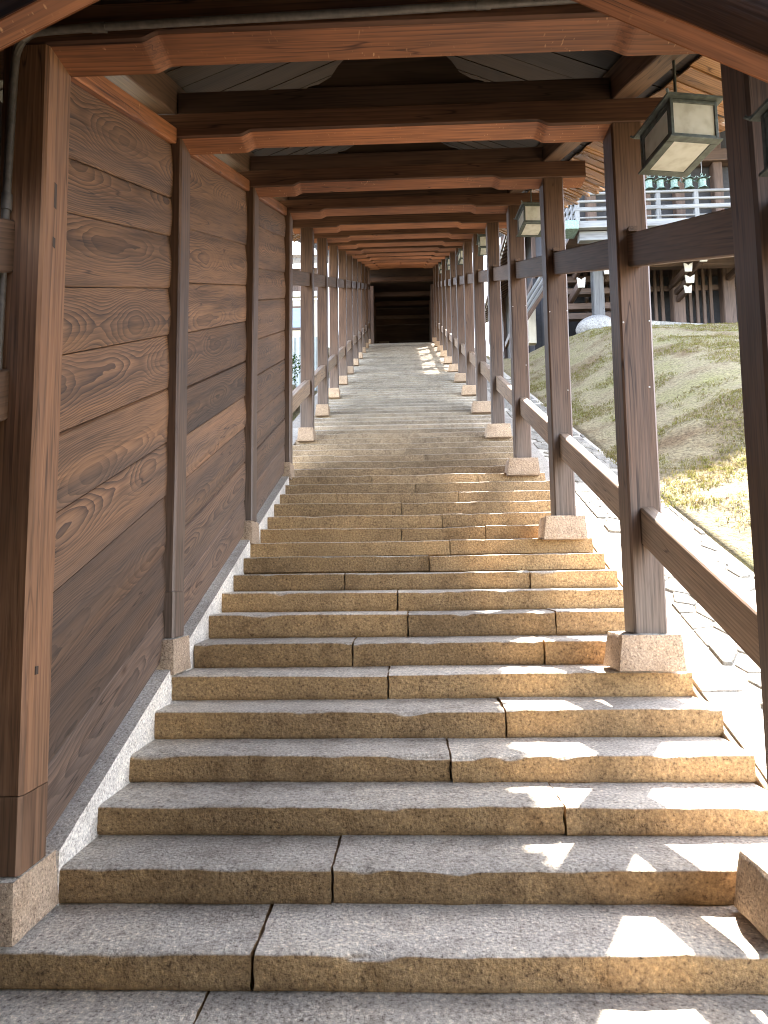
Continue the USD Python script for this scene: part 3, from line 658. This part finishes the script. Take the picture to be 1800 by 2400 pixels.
while y < 13.6:
    wd_ = br.uniform(.06, .12); sk = br.uniform(-.06, .10); xe = 2.29 + br.uniform(-.04, .05); xi = 1.80; dz = br.uniform(.036, .058)
    for side in ((1, -1) if y > 8.3 else (1,)):
        vs, gs = [], []
        for (x, yy) in ((xi, y), (xe, y + sk), (xe - .01, y + sk + wd_), (xi, y + wd_)):
            for cz in (-dz - .012 * (x > 2) - .028 * max(0, (x - 1.8) / .5), -dz + .010 - .028 * max(0, (x - 1.8) / .5)):
                vs.append((side * x - .03, yy, roof_z(x - .03, yy) + cz)); gs.append((x, yy - y, cz))
        F = quads([(0, 2, 4, 6), (7, 5, 3, 1), (0, 1, 3, 2), (2, 3, 5, 4), (4, 5, 7, 6), (6, 7, 1, 0)])
        obj("eave_shingle", (np.array(vs), F, np.array(gs) + [br.uniform(-40, 40), 0, .05]), M["shingle"], gallery)
    y += wd_ * .92
for side in (1, -1):
    vs = []
    for yy in (1.80, 30.3):
        for (xx, cz) in ((0, .04), (side * 2.29, .02), (side * 2.31, .15), (0, .20)):
            vs.append((xx - .03, yy, roof_z(xx - .03, yy) + cz))
    F = quads([(0, 1, 2, 3), (7, 6, 5, 4), (0, 4, 5, 1), (1, 5, 6, 2), (2, 6, 7, 3), (3, 7, 4, 0)])
    obj("roof_covering", (np.array(vs), F), M["rooftile"], gallery)

# ------------------------------------------------------------------ plank walls (left, first three bays)
SEAM = {1: [2.58, 2.20, 1.93, 1.57, 1.25, .89, .53, .18, -.19, -.55, -.855], 2: [2.58, 2.02, 1.61, 1.24, .84, .49, .18, -.16, -.53, -.855], 3: [2.58, 2.28, 1.80, 1.45, 1.02, .63, .22, -.15, -.50, -.855]}
wall_words = {1: "wall of wide cedar planks between the nearest two left posts", 2: "narrower-looking plank wall between second and third left posts", 3: "farthest plank wall, just before the open left bays"}
pr_ = np.random.default_rng(77)
for n in (1, 2, 3):
    wall = thing("plank_wall", wall_words[n], "plank wall", "plank walls filling the left bays")
    ya, yb = post_y(n) + PW, post_y(n + 1)
    sm_ = SEAM[n]
    for i in range(len(sm_) - 1):
        z1, z0 = sm_[i] - .0025, sm_[i + 1] + .0025
        tilt = pr_.uniform(-.006, .010); bow = pr_.uniform(.002, .006)
        h = z1 - z0
        prof = [(-1.60, z0), (-1.60, z1), (-1.553, z1), (-1.5455 - tilt, z1 - .010), (-1.5395 - tilt * .7 + bow * .4, z1 - .25 * h), (-1.539 + bow, z0 + .5 * h), (-1.5395 + tilt * .5 + bow * .4, z0 + .25 * h), (-1.542, z0 + .008), (-1.552, z0)]
        o = np.array((0, ya + .001, S * ya)); U = SL * (yb - ya - .002)
        v0 = sum(p[0] for p in prof) / len(prof)
        # seams wander a little along the plank
        V, F, G = sweep(o, U, X, Z, prof, stations=np.linspace(0, 1, 9), gseed=int(pr_.integers(1e8)), pith=(0, 0))
        G = G.copy(); G[:, 1:] = 0
        m = len(prof)
        loc = np.array([(p[1] - (z0 + z1) / 2, p[0] + 1.54) for p in prof]); G[:, 1] = np.tile(loc[:, 0], 9) + pr_.uniform(-.12, .12); G[:, 2] = np.tile(loc[:, 1], 9) + pr_.uniform(.015, .07)
        obj("plank", (V, F, G), M["plank"], wall)
    sloped("top_rail", -1.63, -1.515, ya + .001, yb - .001, 2.585 + S * Y2, 2.70 + S * Y2, M["beam"], 700 + n, wall)
    obj("wall_board", sweep((0, ya + .001, S * ya), SL * (yb - ya - .002), X, Z, rect(-1.62, -1.602, -.85, 2.58, 0)), M["darkbeam"], wall)

# ------------------------------------------------------------------ lower roof over the photographer: gable boards and soffit
lower = thing("lower_roof", "dark lower gable roof whose sloping edge boards cross the top corners", "roof")
def barge(xa, za, xb, zb_, y0, y1, h, seed):
    U = np.array([xb - xa, 0, zb_ - za])
    return sweep((xa, 0, za), U, Yv, Z, rect(y0, y1, 0, h, .006), gseed=seed, stations=np.linspace(0, 1, 5))
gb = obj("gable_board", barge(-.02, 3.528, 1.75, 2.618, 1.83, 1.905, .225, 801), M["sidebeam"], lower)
obj("planed_underside", barge(-.02, 3.525, 1.75, 2.615, 1.828, 1.907, .006, 803), M["beam"], gb)  # orange strip with the light on the underside put into its colour
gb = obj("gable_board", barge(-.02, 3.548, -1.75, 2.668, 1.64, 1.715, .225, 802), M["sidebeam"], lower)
obj("planed_underside", barge(-.02, 3.545, -1.75, 2.665, 1.638, 1.717, .006, 804), M["beam"], gb)  # same orange strip, underside light painted in
for side in (1, -1):
    yb = 1.82 if side > 0 else 1.63
    y = -9.0; k = 0  # boards carried on unseen behind the camera to block light from there
    while y < yb - .01:
        y1 = min(y + .45, yb)
        vs, gs = [], []
        off = np.array([br.uniform(-40, 40), 0, .05])
        for t in (0, 1):
            x = side * 2.6 * t - .02
            for (yy, cz) in ((y, -.012), (y1 - .003, 0), (y1 - .003, .03), (y, .03)):
                vs.append((x, yy, 3.74 - .515 * 2.6 * t + cz)); gs.append((abs(x), yy - y, cz))
        F = [(0, 4, 5), (0, 5, 1), (1, 5, 6), (1, 6, 2), (2, 6, 7), (2, 7, 3), (3, 7, 4), (3, 4, 0), (0, 1, 2), (0, 2, 3), (4, 6, 5), (4, 7, 6)]
        obj("roof_board", (np.array(vs), np.array(F), np.array(gs) + off), M["roofboard"], lower); y = y1

for k in range(12):  # added end wall, unseen behind the camera, cuts light from behind
    z0 = -.35 + k * .36
    obj("wall_plank", box(-2.9, 2.9, -5.0 + .006 * (k % 2), -4.95 + .006 * (k % 2), z0, z0 + .354, .004, "x"), M["darkbeam"], lower)

for k in range(9):  # added side walls, close off light from left and right
    z0 = -.35 + k * .36
    obj("wall_plank", box(-2.06 + .006 * (k % 2), -2.01 + .006 * (k % 2), -4.94, 3.7, z0, z0 + .354, .004, "y"), M["darkbeam"], lower)
    obj("wall_plank", box(2.21 + .006 * (k % 2), 2.26 + .006 * (k % 2), -4.94, .7, z0, z0 + .354, .004, "y"), M["darkbeam"], lower)

for k in range(3):  # added planks, block the sky gap beside the nearest left post
    obj("wall_plank", box(-2.05, -2.0, 1.66, 3.7, 2.895 + k * .34, 2.895 + k * .34 + .334, .004, "y"), M["darkbeam"], lower)

# conduit along the first beam and down the left post
zt1 = on(ZT2, Y1)
pp = [(1.2, Y1 - .02, zt1 + .105), (0, Y1 - .02, zt1 + .075), (-1.40, Y1 - .022, zt1 + .045), (-1.52, Y1 - .022, zt1 + .038), (-1.575, Y1 - .022, zt1 - .0), (-1.598, Y1 - .022, zt1 - .07), (-1.606, Y1 - .022, zt1 - .3), (-1.62, Y1 - .022, 1.9)]
def smooth_path(p, n=6):
    p = np.array(p, float); t = np.r_[0, np.cumsum(np.linalg.norm(np.diff(p, axis=0), axis=1))]
    from scipy.interpolate import PchipInterpolator
    return PchipInterpolator(t, p)(np.unique(np.r_[np.linspace(0, t[-1], 40), t, np.linspace(t[2], t[6], 20)]))
con = thing("conduit_pipe", "dark painted conduit pipe bent along the nearest beam and down its left post", "pipe")
obj("pipe", tube(smooth_path(pp), .0165, 10)[:2], M["pipe"], con, smooth=40)
for (x, y, z, ax) in ((-1.25, Y1 - .021, zt1 + .049, 0), (.35, Y1 - .021, zt1 + .084, 0), (-1.610, Y1 - .022, 3.05, 2)):
    d = np.array([.03, 0, 0]) if ax == 0 else np.array([0, 0, .035])
    obj("clamp", tube([np.array([x, y, z]) - d, np.array([x, y, z]) + d], .0205, 10)[:2], M["pipe"], con, smooth=40)

# ------------------------------------------------------------------ hanging box lanterns
def build_lantern(label, loc, rz, rod):
    t = thing("hanging_lantern", label, "lantern", "box lanterns hung along the right purlin", loc, rz)
    w, d, h = .125, .150, .215
    fr = []
    for sx_ in (-1, 1):
        for sy_ in (-1, 1):
            fr.append(box(sx_ * w - .009, sx_ * w + .009, sy_ * d - .009, sy_ * d + .009, 0, h, .002, "z"))
    for zz in (.012, h - .012):
        for s_ in (-1, 1):
            fr.append(box(-w + .009, w - .009, s_ * d - .008, s_ * d + .008, zz - .010, zz + .010, .002, "x")); fr.append(box(s_ * w - .008, s_ * w + .008, -d + .009, d - .009, zz - .010, zz + .010, .002, "y"))
    obj("frame", join(*fr)[:2], M["iron"], t)
    for s_ in (-1, 1):
        obj("pane", box(-w + .010, w - .010, s_ * d - .002, s_ * d + .002, .02, h - .02, 0, "x")[:2], M["paper"], t)
        obj("pane", box(s_ * w - .002, s_ * w + .002, -d + .022, d - .022, .03, h - .03, 0, "y")[:2], M["paper"], t)
        # side plates with a framed opening
        obj("side_plate", join(box(s_ * w - .006, s_ * w + .006, -d + .009, -d + .03, .022, h - .022, .001, "z"), box(s_ * w - .006, s_ * w + .006, d - .03, d - .009, .022, h - .022, .001, "z"), box(s_ * w - .0055, s_ * w + .0055, -d + .03, d - .03, .022, .040, .001, "y"), box(s_ * w - .0055, s_ * w + .0055, -d + .03, d - .03, h - .040, h - .022, .001, "y"))[:2], M["iron"], t)
    obj("pane", box(-w + .022, w - .022, -d + .022, d - .022, -.006, -.002, 0, "x")[:2], M["paper"], t)
    lip = [box(-w - .022, w + .022, -d - .022, -d + .024, -.010, .001, .003, "x"), box(-w - .022, w + .022, d - .024, d + .022, -.010, .001, .003, "x"), box(-w - .022, -w + .024, -d + .024, d - .024, -.010, .001, .003, "y"), box(w - .024, w + .022, -d + .024, d - .024, -.010, .001, .003, "y")]
    obj("base_lip", join(*lip)[:2], M["iron"], t)
    a, b, z0, z1, z2 = w + .035, d + .035, h, h + .012, h + .05
    V = np.array([(-a, -b, z0), (a, -b, z0), (a, b, z0), (-a, b, z0), (-a, -b, z1), (a, -b, z1), (a, b, z1), (-a, b, z1), (-.03, -.03, z2), (.03, -.03, z2), (.03, .03, z2), (-.03, .03, z2)])
    F = quads([(3, 2, 1, 0), (0, 1, 5, 4), (1, 2, 6, 5), (2, 3, 7, 6), (3, 0, 4, 7), (4, 5, 9, 8), (5, 6, 10, 9), (6, 7, 11, 10), (7, 4, 8, 11), (8, 9, 10, 11)])
    obj("cap", (V, F), M["iron"], t)
    for sx_ in (-1, 1):
        for sy_ in (-1, 1):
            obj("cap_horn", tube([(sx_ * (a - .02), sy_ * (b - .02), z1 - .004), (sx_ * (a + .002), sy_ * (b + .002), z1), (sx_ * (a + .009), sy_ * (b + .009), z1 + .010)], .007, 6)[:2], M["iron"], t)
    obj("rod", tube([(0, 0, z2 - .01), (0, 0, z2 + rod)], .0085, 8)[:2], M["iron"], t, smooth=40)
    return t
lz = lambda y: 3.79 + S * (y - 3.55)
first = build_lantern("dark metal box lantern with pale panes, hung in full view between nearest right posts", (1.530, 3.555, 3.79), math.radians(9), .36)
lw = ["half-hidden box lantern behind the third right post", "small box lantern beyond the fifth right post", "tiny box lantern beyond the seventh right post", "tiny box lantern beyond the ninth right post", "farthest tiny box lantern beyond the eleventh right post"]
for i in range(5):
    y = 3.555 + 4.05 + 4.2 * i
    copy_thing(first, (1.53, y, lz(y) - .02), math.radians([4, -3, 5, 0, 2][i]), lw[i])
# the one cut by the frame's right edge
copy_thing(first, (1.47, 2.22, 2.95), math.radians(8), "box lantern cut off by the right edge, in front of the nearest right post")

# ------------------------------------------------------------------ dark hall at the head of the stairs
head = thing("stair_head_hall", "dark timber hall at the head of the stairs with bare cross beams", "hall")
zl = TOPZ
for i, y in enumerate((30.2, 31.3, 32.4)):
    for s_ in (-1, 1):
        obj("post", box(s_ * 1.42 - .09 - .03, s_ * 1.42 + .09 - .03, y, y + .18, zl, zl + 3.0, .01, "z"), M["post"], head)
    obj("cross_beam", box(-1.7, 1.64, y + .002, y + .18, zl + 2.97 + (.25 if i == 0 else 0), zl + 3.16 + (.25 if i == 0 else 0), .01, "x"), M["deepbeam"], head)
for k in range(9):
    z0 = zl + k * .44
    obj("wall_plank", box(-2.4, 2.3, 34.2 + .006 * (k % 2), 34.25 + .006 * (k % 2), z0, z0 + .434, .004, "x"), M["deepbeam"], head)
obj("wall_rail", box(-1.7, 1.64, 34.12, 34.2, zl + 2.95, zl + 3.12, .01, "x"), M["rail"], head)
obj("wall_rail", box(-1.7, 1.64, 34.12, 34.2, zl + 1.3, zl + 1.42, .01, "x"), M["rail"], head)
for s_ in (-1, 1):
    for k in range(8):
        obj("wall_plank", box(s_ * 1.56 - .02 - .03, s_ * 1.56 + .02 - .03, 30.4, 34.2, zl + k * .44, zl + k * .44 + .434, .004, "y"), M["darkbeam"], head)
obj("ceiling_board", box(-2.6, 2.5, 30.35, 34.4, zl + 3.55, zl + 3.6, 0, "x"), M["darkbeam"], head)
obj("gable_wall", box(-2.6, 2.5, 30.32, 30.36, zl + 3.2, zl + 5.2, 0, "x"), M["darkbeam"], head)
ob = thing("offertory_box", "pale wooden box on the landing at the left of the dark hall", "box", loc=(-.95, 31.9, zl))
obj("body", box(-.22, .22, -.25, .25, .06, .80, .01, "z"), M["rail"], ob); obj("lid", box(-.25, .25, -.28, .28, .80, .84, .008, "x"), M["rail"], ob); obj("plinth", box(-.24, .24, -.27, .27, 0, .06, .006, "x"), M["rail"], ob)

# ------------------------------------------------------------------ temple hall on the hill (right)
hall = thing("temple_hall", "old timber temple hall on the hill with bleached balcony and slatted lower storey", "temple hall")
HX0, HX1, HY = 5.07, 12.5, 19.0
FZ = 11.60
obj("balcony_fascia", box(HX0 - .1, HX1, HY - .08, HY + .10, FZ - .06, FZ + .15, .01, "x"), M["halllight"], hall)
obj("balcony_floor", box(HX0, HX1, HY + .1, HY + 4.2, FZ + .02, FZ + .10, 0, "x"), M["hallwood"], hall)
obj("corner_cap", box(HX0 - .30, HX0 + .08, HY - .12, HY + .5, FZ - .10, FZ + .17, .02, "x"), M["copper"], hall)
obj("under_beam", box(HX0 + .15, HX1, HY + .12, HY + .35, FZ - .34, FZ - .065, .01, "x"), M["halllight"], hall)
for x in (5.15, 6.30, 7.50, 8.60, 9.72, 10.83, 11.9):
    obj("rail_post", box(x - .065, x + .065, HY - .03, HY + .09, FZ + .15, FZ + 1.02, .01, "z"), M["halllight"], hall)
for (dz, hh_, dy) in ((.97, .075, 0), (.74, .07, .006), (.47, .13, .004), (.25, .05, .01)):
    obj("balcony_rail", box(HX0 - .02, HX1, HY - .045 + dy, HY + .05, FZ + dz, FZ + dz + hh_, .02, "x"), M["halllight"], hall)
# returning side railing stepping down behind the corner
for i in range(7):
    yy = HY + .2 + i * .5
    obj("rail_post", box(HX0 - .05, HX0 + .05, yy - .05, yy + .05, FZ + .1, FZ + 1.0, .008, "z"), M["halllight"], hall)
for (dz, hh_) in ((.97, .075), (.74, .07), (.47, .12)):
    obj("balcony_rail", box(HX0 - .04, HX0 + .04, HY + .10, HY + 3.6, FZ + dz, FZ + dz + hh_, .015, "y"), M["halllight"], hall)
# upper storey: dark bays and columns
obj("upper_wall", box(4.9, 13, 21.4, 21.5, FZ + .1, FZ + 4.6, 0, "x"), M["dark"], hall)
for x in (6.2, 7.95, 9.05, 10.3, 12.0):
    obj("column", box(x - .15, x + .15, 21.1, 21.39, FZ + .1, FZ + 4.4, .02, "z"), M["hallwood"], hall)
for x0, x1 in ((7.95, 9.05), (9.05, 10.3), (6.2, 7.95)):
    obj("door_panel", box(x0 + .35, x1 - .2, 21.3, 21.36, FZ + .1, FZ + 1.1, .008, "x"), M["hallwood"], hall)
obj("head_beam", box(4.9, 13, 21.0, 21.38, FZ + 3.2, FZ + 3.6, .01, "x"), M["hallwood"], hall)
# eaves roof
vs = np.array([(3.6, 16.6, FZ + 3.75), (13.5, 16.6, FZ + 3.75), (13.5, 26, FZ + 7.5), (3.6, 26, FZ + 7.5), (3.6, 16.6, FZ + 3.95), (13.5, 16.6, FZ + 3.95), (13.5, 26, FZ + 7.8), (3.6, 26, FZ + 7.8)])
obj("eaves_roof", (vs, quads([(3, 2, 1, 0), (4, 5, 6, 7), (0, 1, 5, 4), (1, 2, 6, 5), (2, 3, 7, 6), (3, 0, 4, 7)])), M["rooftile"], hall)
for i in range(26):
    x = 3.8 + i * .38
    obj("rafter", sweep((x, 16.55, FZ + 3.64), np.array([0, 6.5, 6.5 * 3.75 / 9.4]), X, Z, rect(-.05, .05, 0, .10, .0)), M["halllight"] if False else M["hallwood"], hall)
# lower storey: slatted front with pillars
LY = 22.0
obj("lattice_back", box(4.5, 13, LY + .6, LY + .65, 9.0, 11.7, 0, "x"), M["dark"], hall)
px_ = [(8.92, 9.31), (10.55, 10.95), (7.3, 7.68), (12.2, 12.6)]
for a, b in px_:
    obj("pillar", box(a, b, LY - .25, LY + .10, 9.2, 11.9, .03, "z"), M["hallwood"], hall)
x = 6.1
while x < 12.9:
    if not any(a - .12 < x < b + .06 for a, b in px_):
        obj("slat", box(x, x + .105, LY - .02, LY + .06, 9.5, 11.75, .008, "z"), M["hallwood"], hall)
    x += .228
for (z0, z1, dy) in ((10.90, 11.08, .065), (9.55, 9.75, .07), (11.7, 11.95, .05)):
    obj("lattice_rail", box(6.0, 13, LY + dy, LY + dy + .08, z0, z1, .006, "x"), M["hallwood"], hall)
obj("eave_beam", box(5.2, 13, 20.9, 21.15, 11.22, 11.53, .01, "x"), M["hallwood"], hall)
# flank of the hall running up beside the stairs, with an aisle roof and white rafter tips
for i in range(6):
    y0 = 21.5 + i * 1.8
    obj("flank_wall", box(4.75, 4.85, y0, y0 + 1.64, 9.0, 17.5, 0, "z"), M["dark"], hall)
    obj("column", box(4.62, 4.90, y0 + 1.64, y0 + 1.80, 9.0, 17.5, .02, "z"), M["hallwood"], hall)
    obj("flank_rail", box(4.66, 4.74, y0, y0 + 1.63, 11.9, 12.15, .01, "y"), M["hallwood"], hall)
vs = np.array([(3.75, 22.6, 13.75), (3.75, 32.5, 13.75), (4.76, 32.5, 14.35), (4.76, 22.6, 14.35), (3.75, 22.6, 13.9), (3.75, 32.5, 13.9), (4.76, 32.5, 14.6), (4.76, 22.6, 14.6)])
obj("aisle_roof", (vs, quads([(3, 2, 1, 0), (4, 5, 6, 7), (0, 1, 5, 4), (1, 2, 6, 5), (2, 3, 7, 6), (3, 0, 4, 7)])), M["rooftile"], hall)
for i in range(30):
    yy = 22.8 + i * .32
    rf = obj("rafter", sweep((3.82, yy, 13.66), np.array([.93, 0, .555]), Yv, Z, rect(0, .09, 0, .10, 0)), M["hallwood"], hall)
    obj("rafter_tip", sweep((3.80, yy - .004, 13.645), np.array([.02, 0, .012]), Yv, Z, rect(0, .098, 0, .11, 0)), M["white"], rf)
# bracket arms with white painted tips
def arm(x, y0, y1, z, h=.22, w=.17, tipw=True):
    b = obj("bracket_arm", box(x - w / 2, x + w / 2, y0, y1, z, z + h, .03, "y"), M["hallwood"], hall)
    V = trimesh.creation.extrude_polygon(Polygon([(-w / 2 - .02, 0), (w / 2 + .02, 0), (w / 2 + .05, h + .06), (w / 4, h + .02), (0, h - .03), (-w / 4, h + .02), (-w / 2 - .05, h + .06)]), .04, engine="earcut")
    v = np.array(V.vertices); v = np.stack([v[:, 0] + x, y0 - .042 + v[:, 2], z + v[:, 1] - .02], 1)
    obj("painted_tip", (v, np.array(V.faces)), M["white"], b)
arm(9.29, 20.3, 21.9, 11.07); arm(8.92, 20.55, 21.9, 10.88); arm(9.06, 20.8, 21.9, 10.62, .2, .2); arm(9.07, 21.0, 21.9, 10.38, .2, .15)
arm(7.55, 20.4, 21.9, 11.02); arm(7.42, 20.7, 21.9, 10.62); arm(10.75, 20.3, 21.9, 11.07)
arm(5.50, 20.2, 21.9, 10.3, .26, .16); arm(5.62, 20.4, 21.9, 11.05, .2, .16); arm(6.35, 20.3, 21.9, 10.75, .22, .16)
for z in (9.72, 10.05, 10.55, 10.95):
    obj("floor_beam", box(4.6, 7.2, 21.3, 21.55, z, z + .2, .01, "x"), M["hallwood"], hall)
# a stilt post on its stone foot
obj("stilt_post", box(5.92, 6.25, 20.35, 20.68, 9.40, 11.3, .03, "z"), M["hallgrey"], hall)
V = trimesh.creation.icosphere(3, 1.0); v = np.array(V.vertices); v = v * [.62, .5, .42]; v *= (1 + .12 * (meshkit.fbm(v * 2.5, 3, 3) - .5))[:, None]; v += [6.0, 20.5, 9.06]
obj("stone_foot", (v, np.array(V.faces)), M["plinth"], hall, smooth=40)
# plinth kerb
for i in range(7):
    x0 = 7.35 + i * .95
    z = 9.62 - .088 * (x0 - 8.1)
    obj("plinth_stone", sweep((x0, 0, z - .35), np.array([.94, 0, -.083]), Yv, Z, rect(21.35, 21.72, 0, .35, .015)), M["plinth"], hall)
# stair side at the back left
obj("side_post", box(4.20, 4.45, 22.0, 22.25, 9.2, 10.4, .02, "z"), M["plaster"], hall)
for dz in (0, .22, .44):
    obj("stair_rail", sweep((4.05, 21.6, 10.02 + dz), np.array([.55, -.6, .78]), X, Z, rect(-.04, .04, 0, .08, .01)), M["halllight"], hall)
obj("stair_string", sweep((4.0, 21.7, 9.75), np.array([.6, -.6, .85]), X, Z, rect(-.05, .05, 0, .18, .01)), M["hallwood"], hall)
# bronze hanging lanterns along the balcony
def bronze(label, loc):
    t = thing("bronze_lantern", label, "bronze lantern", "bronze lanterns hung in a row over the balcony", loc)
    def lathe(prof, n=6, ph=0.0):
        V, F = [], []
        for (r, z) in prof:
            for k in range(n):
                a = 2 * math.pi * k / n + ph; V.append((r * math.cos(a), r * math.sin(a), z))
        for i in range(len(prof) - 1):
            for k in range(n):
                a, b = i * n + k, i * n + (k + 1) % n; F += [(a, b, b + n), (a, b + n, a + n)]
        return np.array(V), np.array(F)
    obj("body", lathe([(.0, -.20), (.115, -.20), (.125, -.17), (.105, -.16), (.105, .02), (.12, .03), (0, .035)]), M["copper"], t)
    obj("skirt", lathe([(.08, -.17), (.13, -.20), (.165, -.245), (.15, -.245), (.07, -.19)]), M["copper"], t)
    obj("roof", lathe([(.185, .045), (.175, .06), (.10, .10), (.045, .14), (.03, .17), (.0, .18), ]), M["copper"], t)
    for k in range(6):
        a = 2 * math.pi * k / 6; c, s_ = math.cos(a), math.sin(a)
        obj("roof_horn", tube([(.17 * c, .17 * s_, .05), (.205 * c, .205 * s_, .06), (.22 * c, .22 * s_, .09)], .011, 5)[:2], M["copper"], t)
    obj("ring", tube([(.05 * math.cos(q), 0, .20 + .05 * math.sin(q)) for q in np.linspace(-math.pi / 2, 1.5 * math.pi, 13)], .009, 5)[:2], M["copper"], t)
    obj("hanger", tube([(0, 0, .25), (0, 0, 1.95)], .008, 5)[:2], M["halllight"], t)
    return t
names = ["leftmost of the five green bronze lanterns over the balcony", "second from left of the five green bronze lanterns", "middle one of the five green bronze lanterns over the balcony", "fourth from left of the five green bronze lanterns", "rightmost of the five green bronze lanterns over the balcony"]
b0 = bronze(names[0], (7.49, 19.6, 13.27))
for i, x in enumerate((7.83, 8.24, 8.67, 9.08)):
    copy_thing(b0, (x, 19.6, 13.26), .2 * i, names[i + 1])

# ------------------------------------------------------------------ seen through the open left bays
house = thing("wooden_house", "brown boarded house with cream plaster band beyond the left bays", "house")
gzl = 9.0
obj("plaster_wall", box(-9, -2.9, 24.0, 24.2, gzl, 11.75, 0, "x")[:2], M["plaster"], house)
for i in range(24):
    x = -8.9 + i * .25
    obj("wall_board", box(x, x + .244, 23.95, 24.0, 12.02, 12.95, .006, "z"), M["hallwood"], house)
obj("ledge", box(-9.1, -2.8, 23.8, 24.0, 11.80, 12.0, .01, "x")[:2], M["white"], house)
for i in range(5):
    f = obj("window", box(-4.5 - i * 1.1, -3.6 - i * 1.1, 23.96, 24.0, 10.6, 11.5, .005, "x"), M["hallwood"], house)
    obj("pane", box(-4.43 - i * 1.1, -3.67 - i * 1.1, 23.945, 23.958, 10.68, 11.42, 0, "x")[:2], M["glassdark"], f)
vs = np.array([(-9.6, 23.2, 12.98), (-2.5, 23.2, 12.98), (-2.5, 27, 14.6), (-9.6, 27, 14.6), (-9.6, 23.2, 13.1), (-2.5, 23.2, 13.1), (-2.5, 27, 14.75), (-9.6, 27, 14.75)])
obj("roof", (vs, quads([(3, 2, 1, 0), (4, 5, 6, 7), (0, 1, 5, 4), (1, 2, 6, 5), (2, 3, 7, 6), (3, 0, 4, 7)])), M["rooftile"], house)
fence = thing("corrugated_fence", "pale grey corrugated metal fence beyond the open left bays", "fence")
xs = np.linspace(-5.5, -2.25, 131); V = []
for x in xs:
    o = .018 * math.sin(x * 2 * math.pi / .15)
    V += [(x, 18.0 + o, 6.6), (x, 18.0 + o, 8.12), (x, 18.004 + o, 8.12), (x, 18.004 + o, 6.6)]
V = np.array(V); k = len(xs); F = []
for i in range(k - 1):
    a = 4 * i
    for j in range(4): F.append((a + j, a + 4 + j, a + 4 + (j + 1) % 4, a + (j + 1) % 4))
obj("sheet", (V, quads(F)), M["zinc"], fence)
for x in (-5.3, -4.2, -3.1, -2.3):
    obj("fence_post", box(x - .03, x + .03, 18.04, 18.10, 6.4, 8.05, .005, "z")[:2], M["pipe"], fence)
def shrub(label, loc, r, h, seed, n=700):
    t = thing("shrub", label, "shrub", loc=loc)
    q = np.random.default_rng(seed); V, F = [], []
    for i in range(n):
        d = q.normal(size=3); d /= np.linalg.norm(d); rr = q.uniform(.45, 1) ** .5
        c = np.array([d[0] * r * rr, d[1] * r * rr, h * (.5 + .48 * d[2] * rr)]) + q.normal(size=3) * .03
        a = q.normal(size=3); a /= np.linalg.norm(a); b = np.cross(a, q.normal(size=3)); b /= np.linalg.norm(b); s_ = q.uniform(.025, .05); k = len(V)
        V += [c - a * s_, c + b * s_ * .5, c + a * s_, c - b * s_ * .5]; F += [(k, k + 1, k + 2), (k, k + 2, k + 3)]
    obj("foliage", (np.array(V), np.array(F)), M["leaf"], t)
    obj("stem", tube([(0, 0, -.1), (.01, 0, h * .3), (0, .02, h * .6)], .02, 6)[:2], M["hallwood"], t)
for i, (x, y, r, h, lb) in enumerate(((-2.75, 13.0, .35, .6, "low green shrub beside the left edging stones, nearest one"), (-3.1, 16.5, .5, 1.1, "round green shrub in front of the corrugated fence"), (-2.6, 10.6, .25, .3, "small green clump at the foot of the fifth left post"))):
    shrub(lb, (x, y, float(terrain_z(x, y))), r, h, 60 + i)
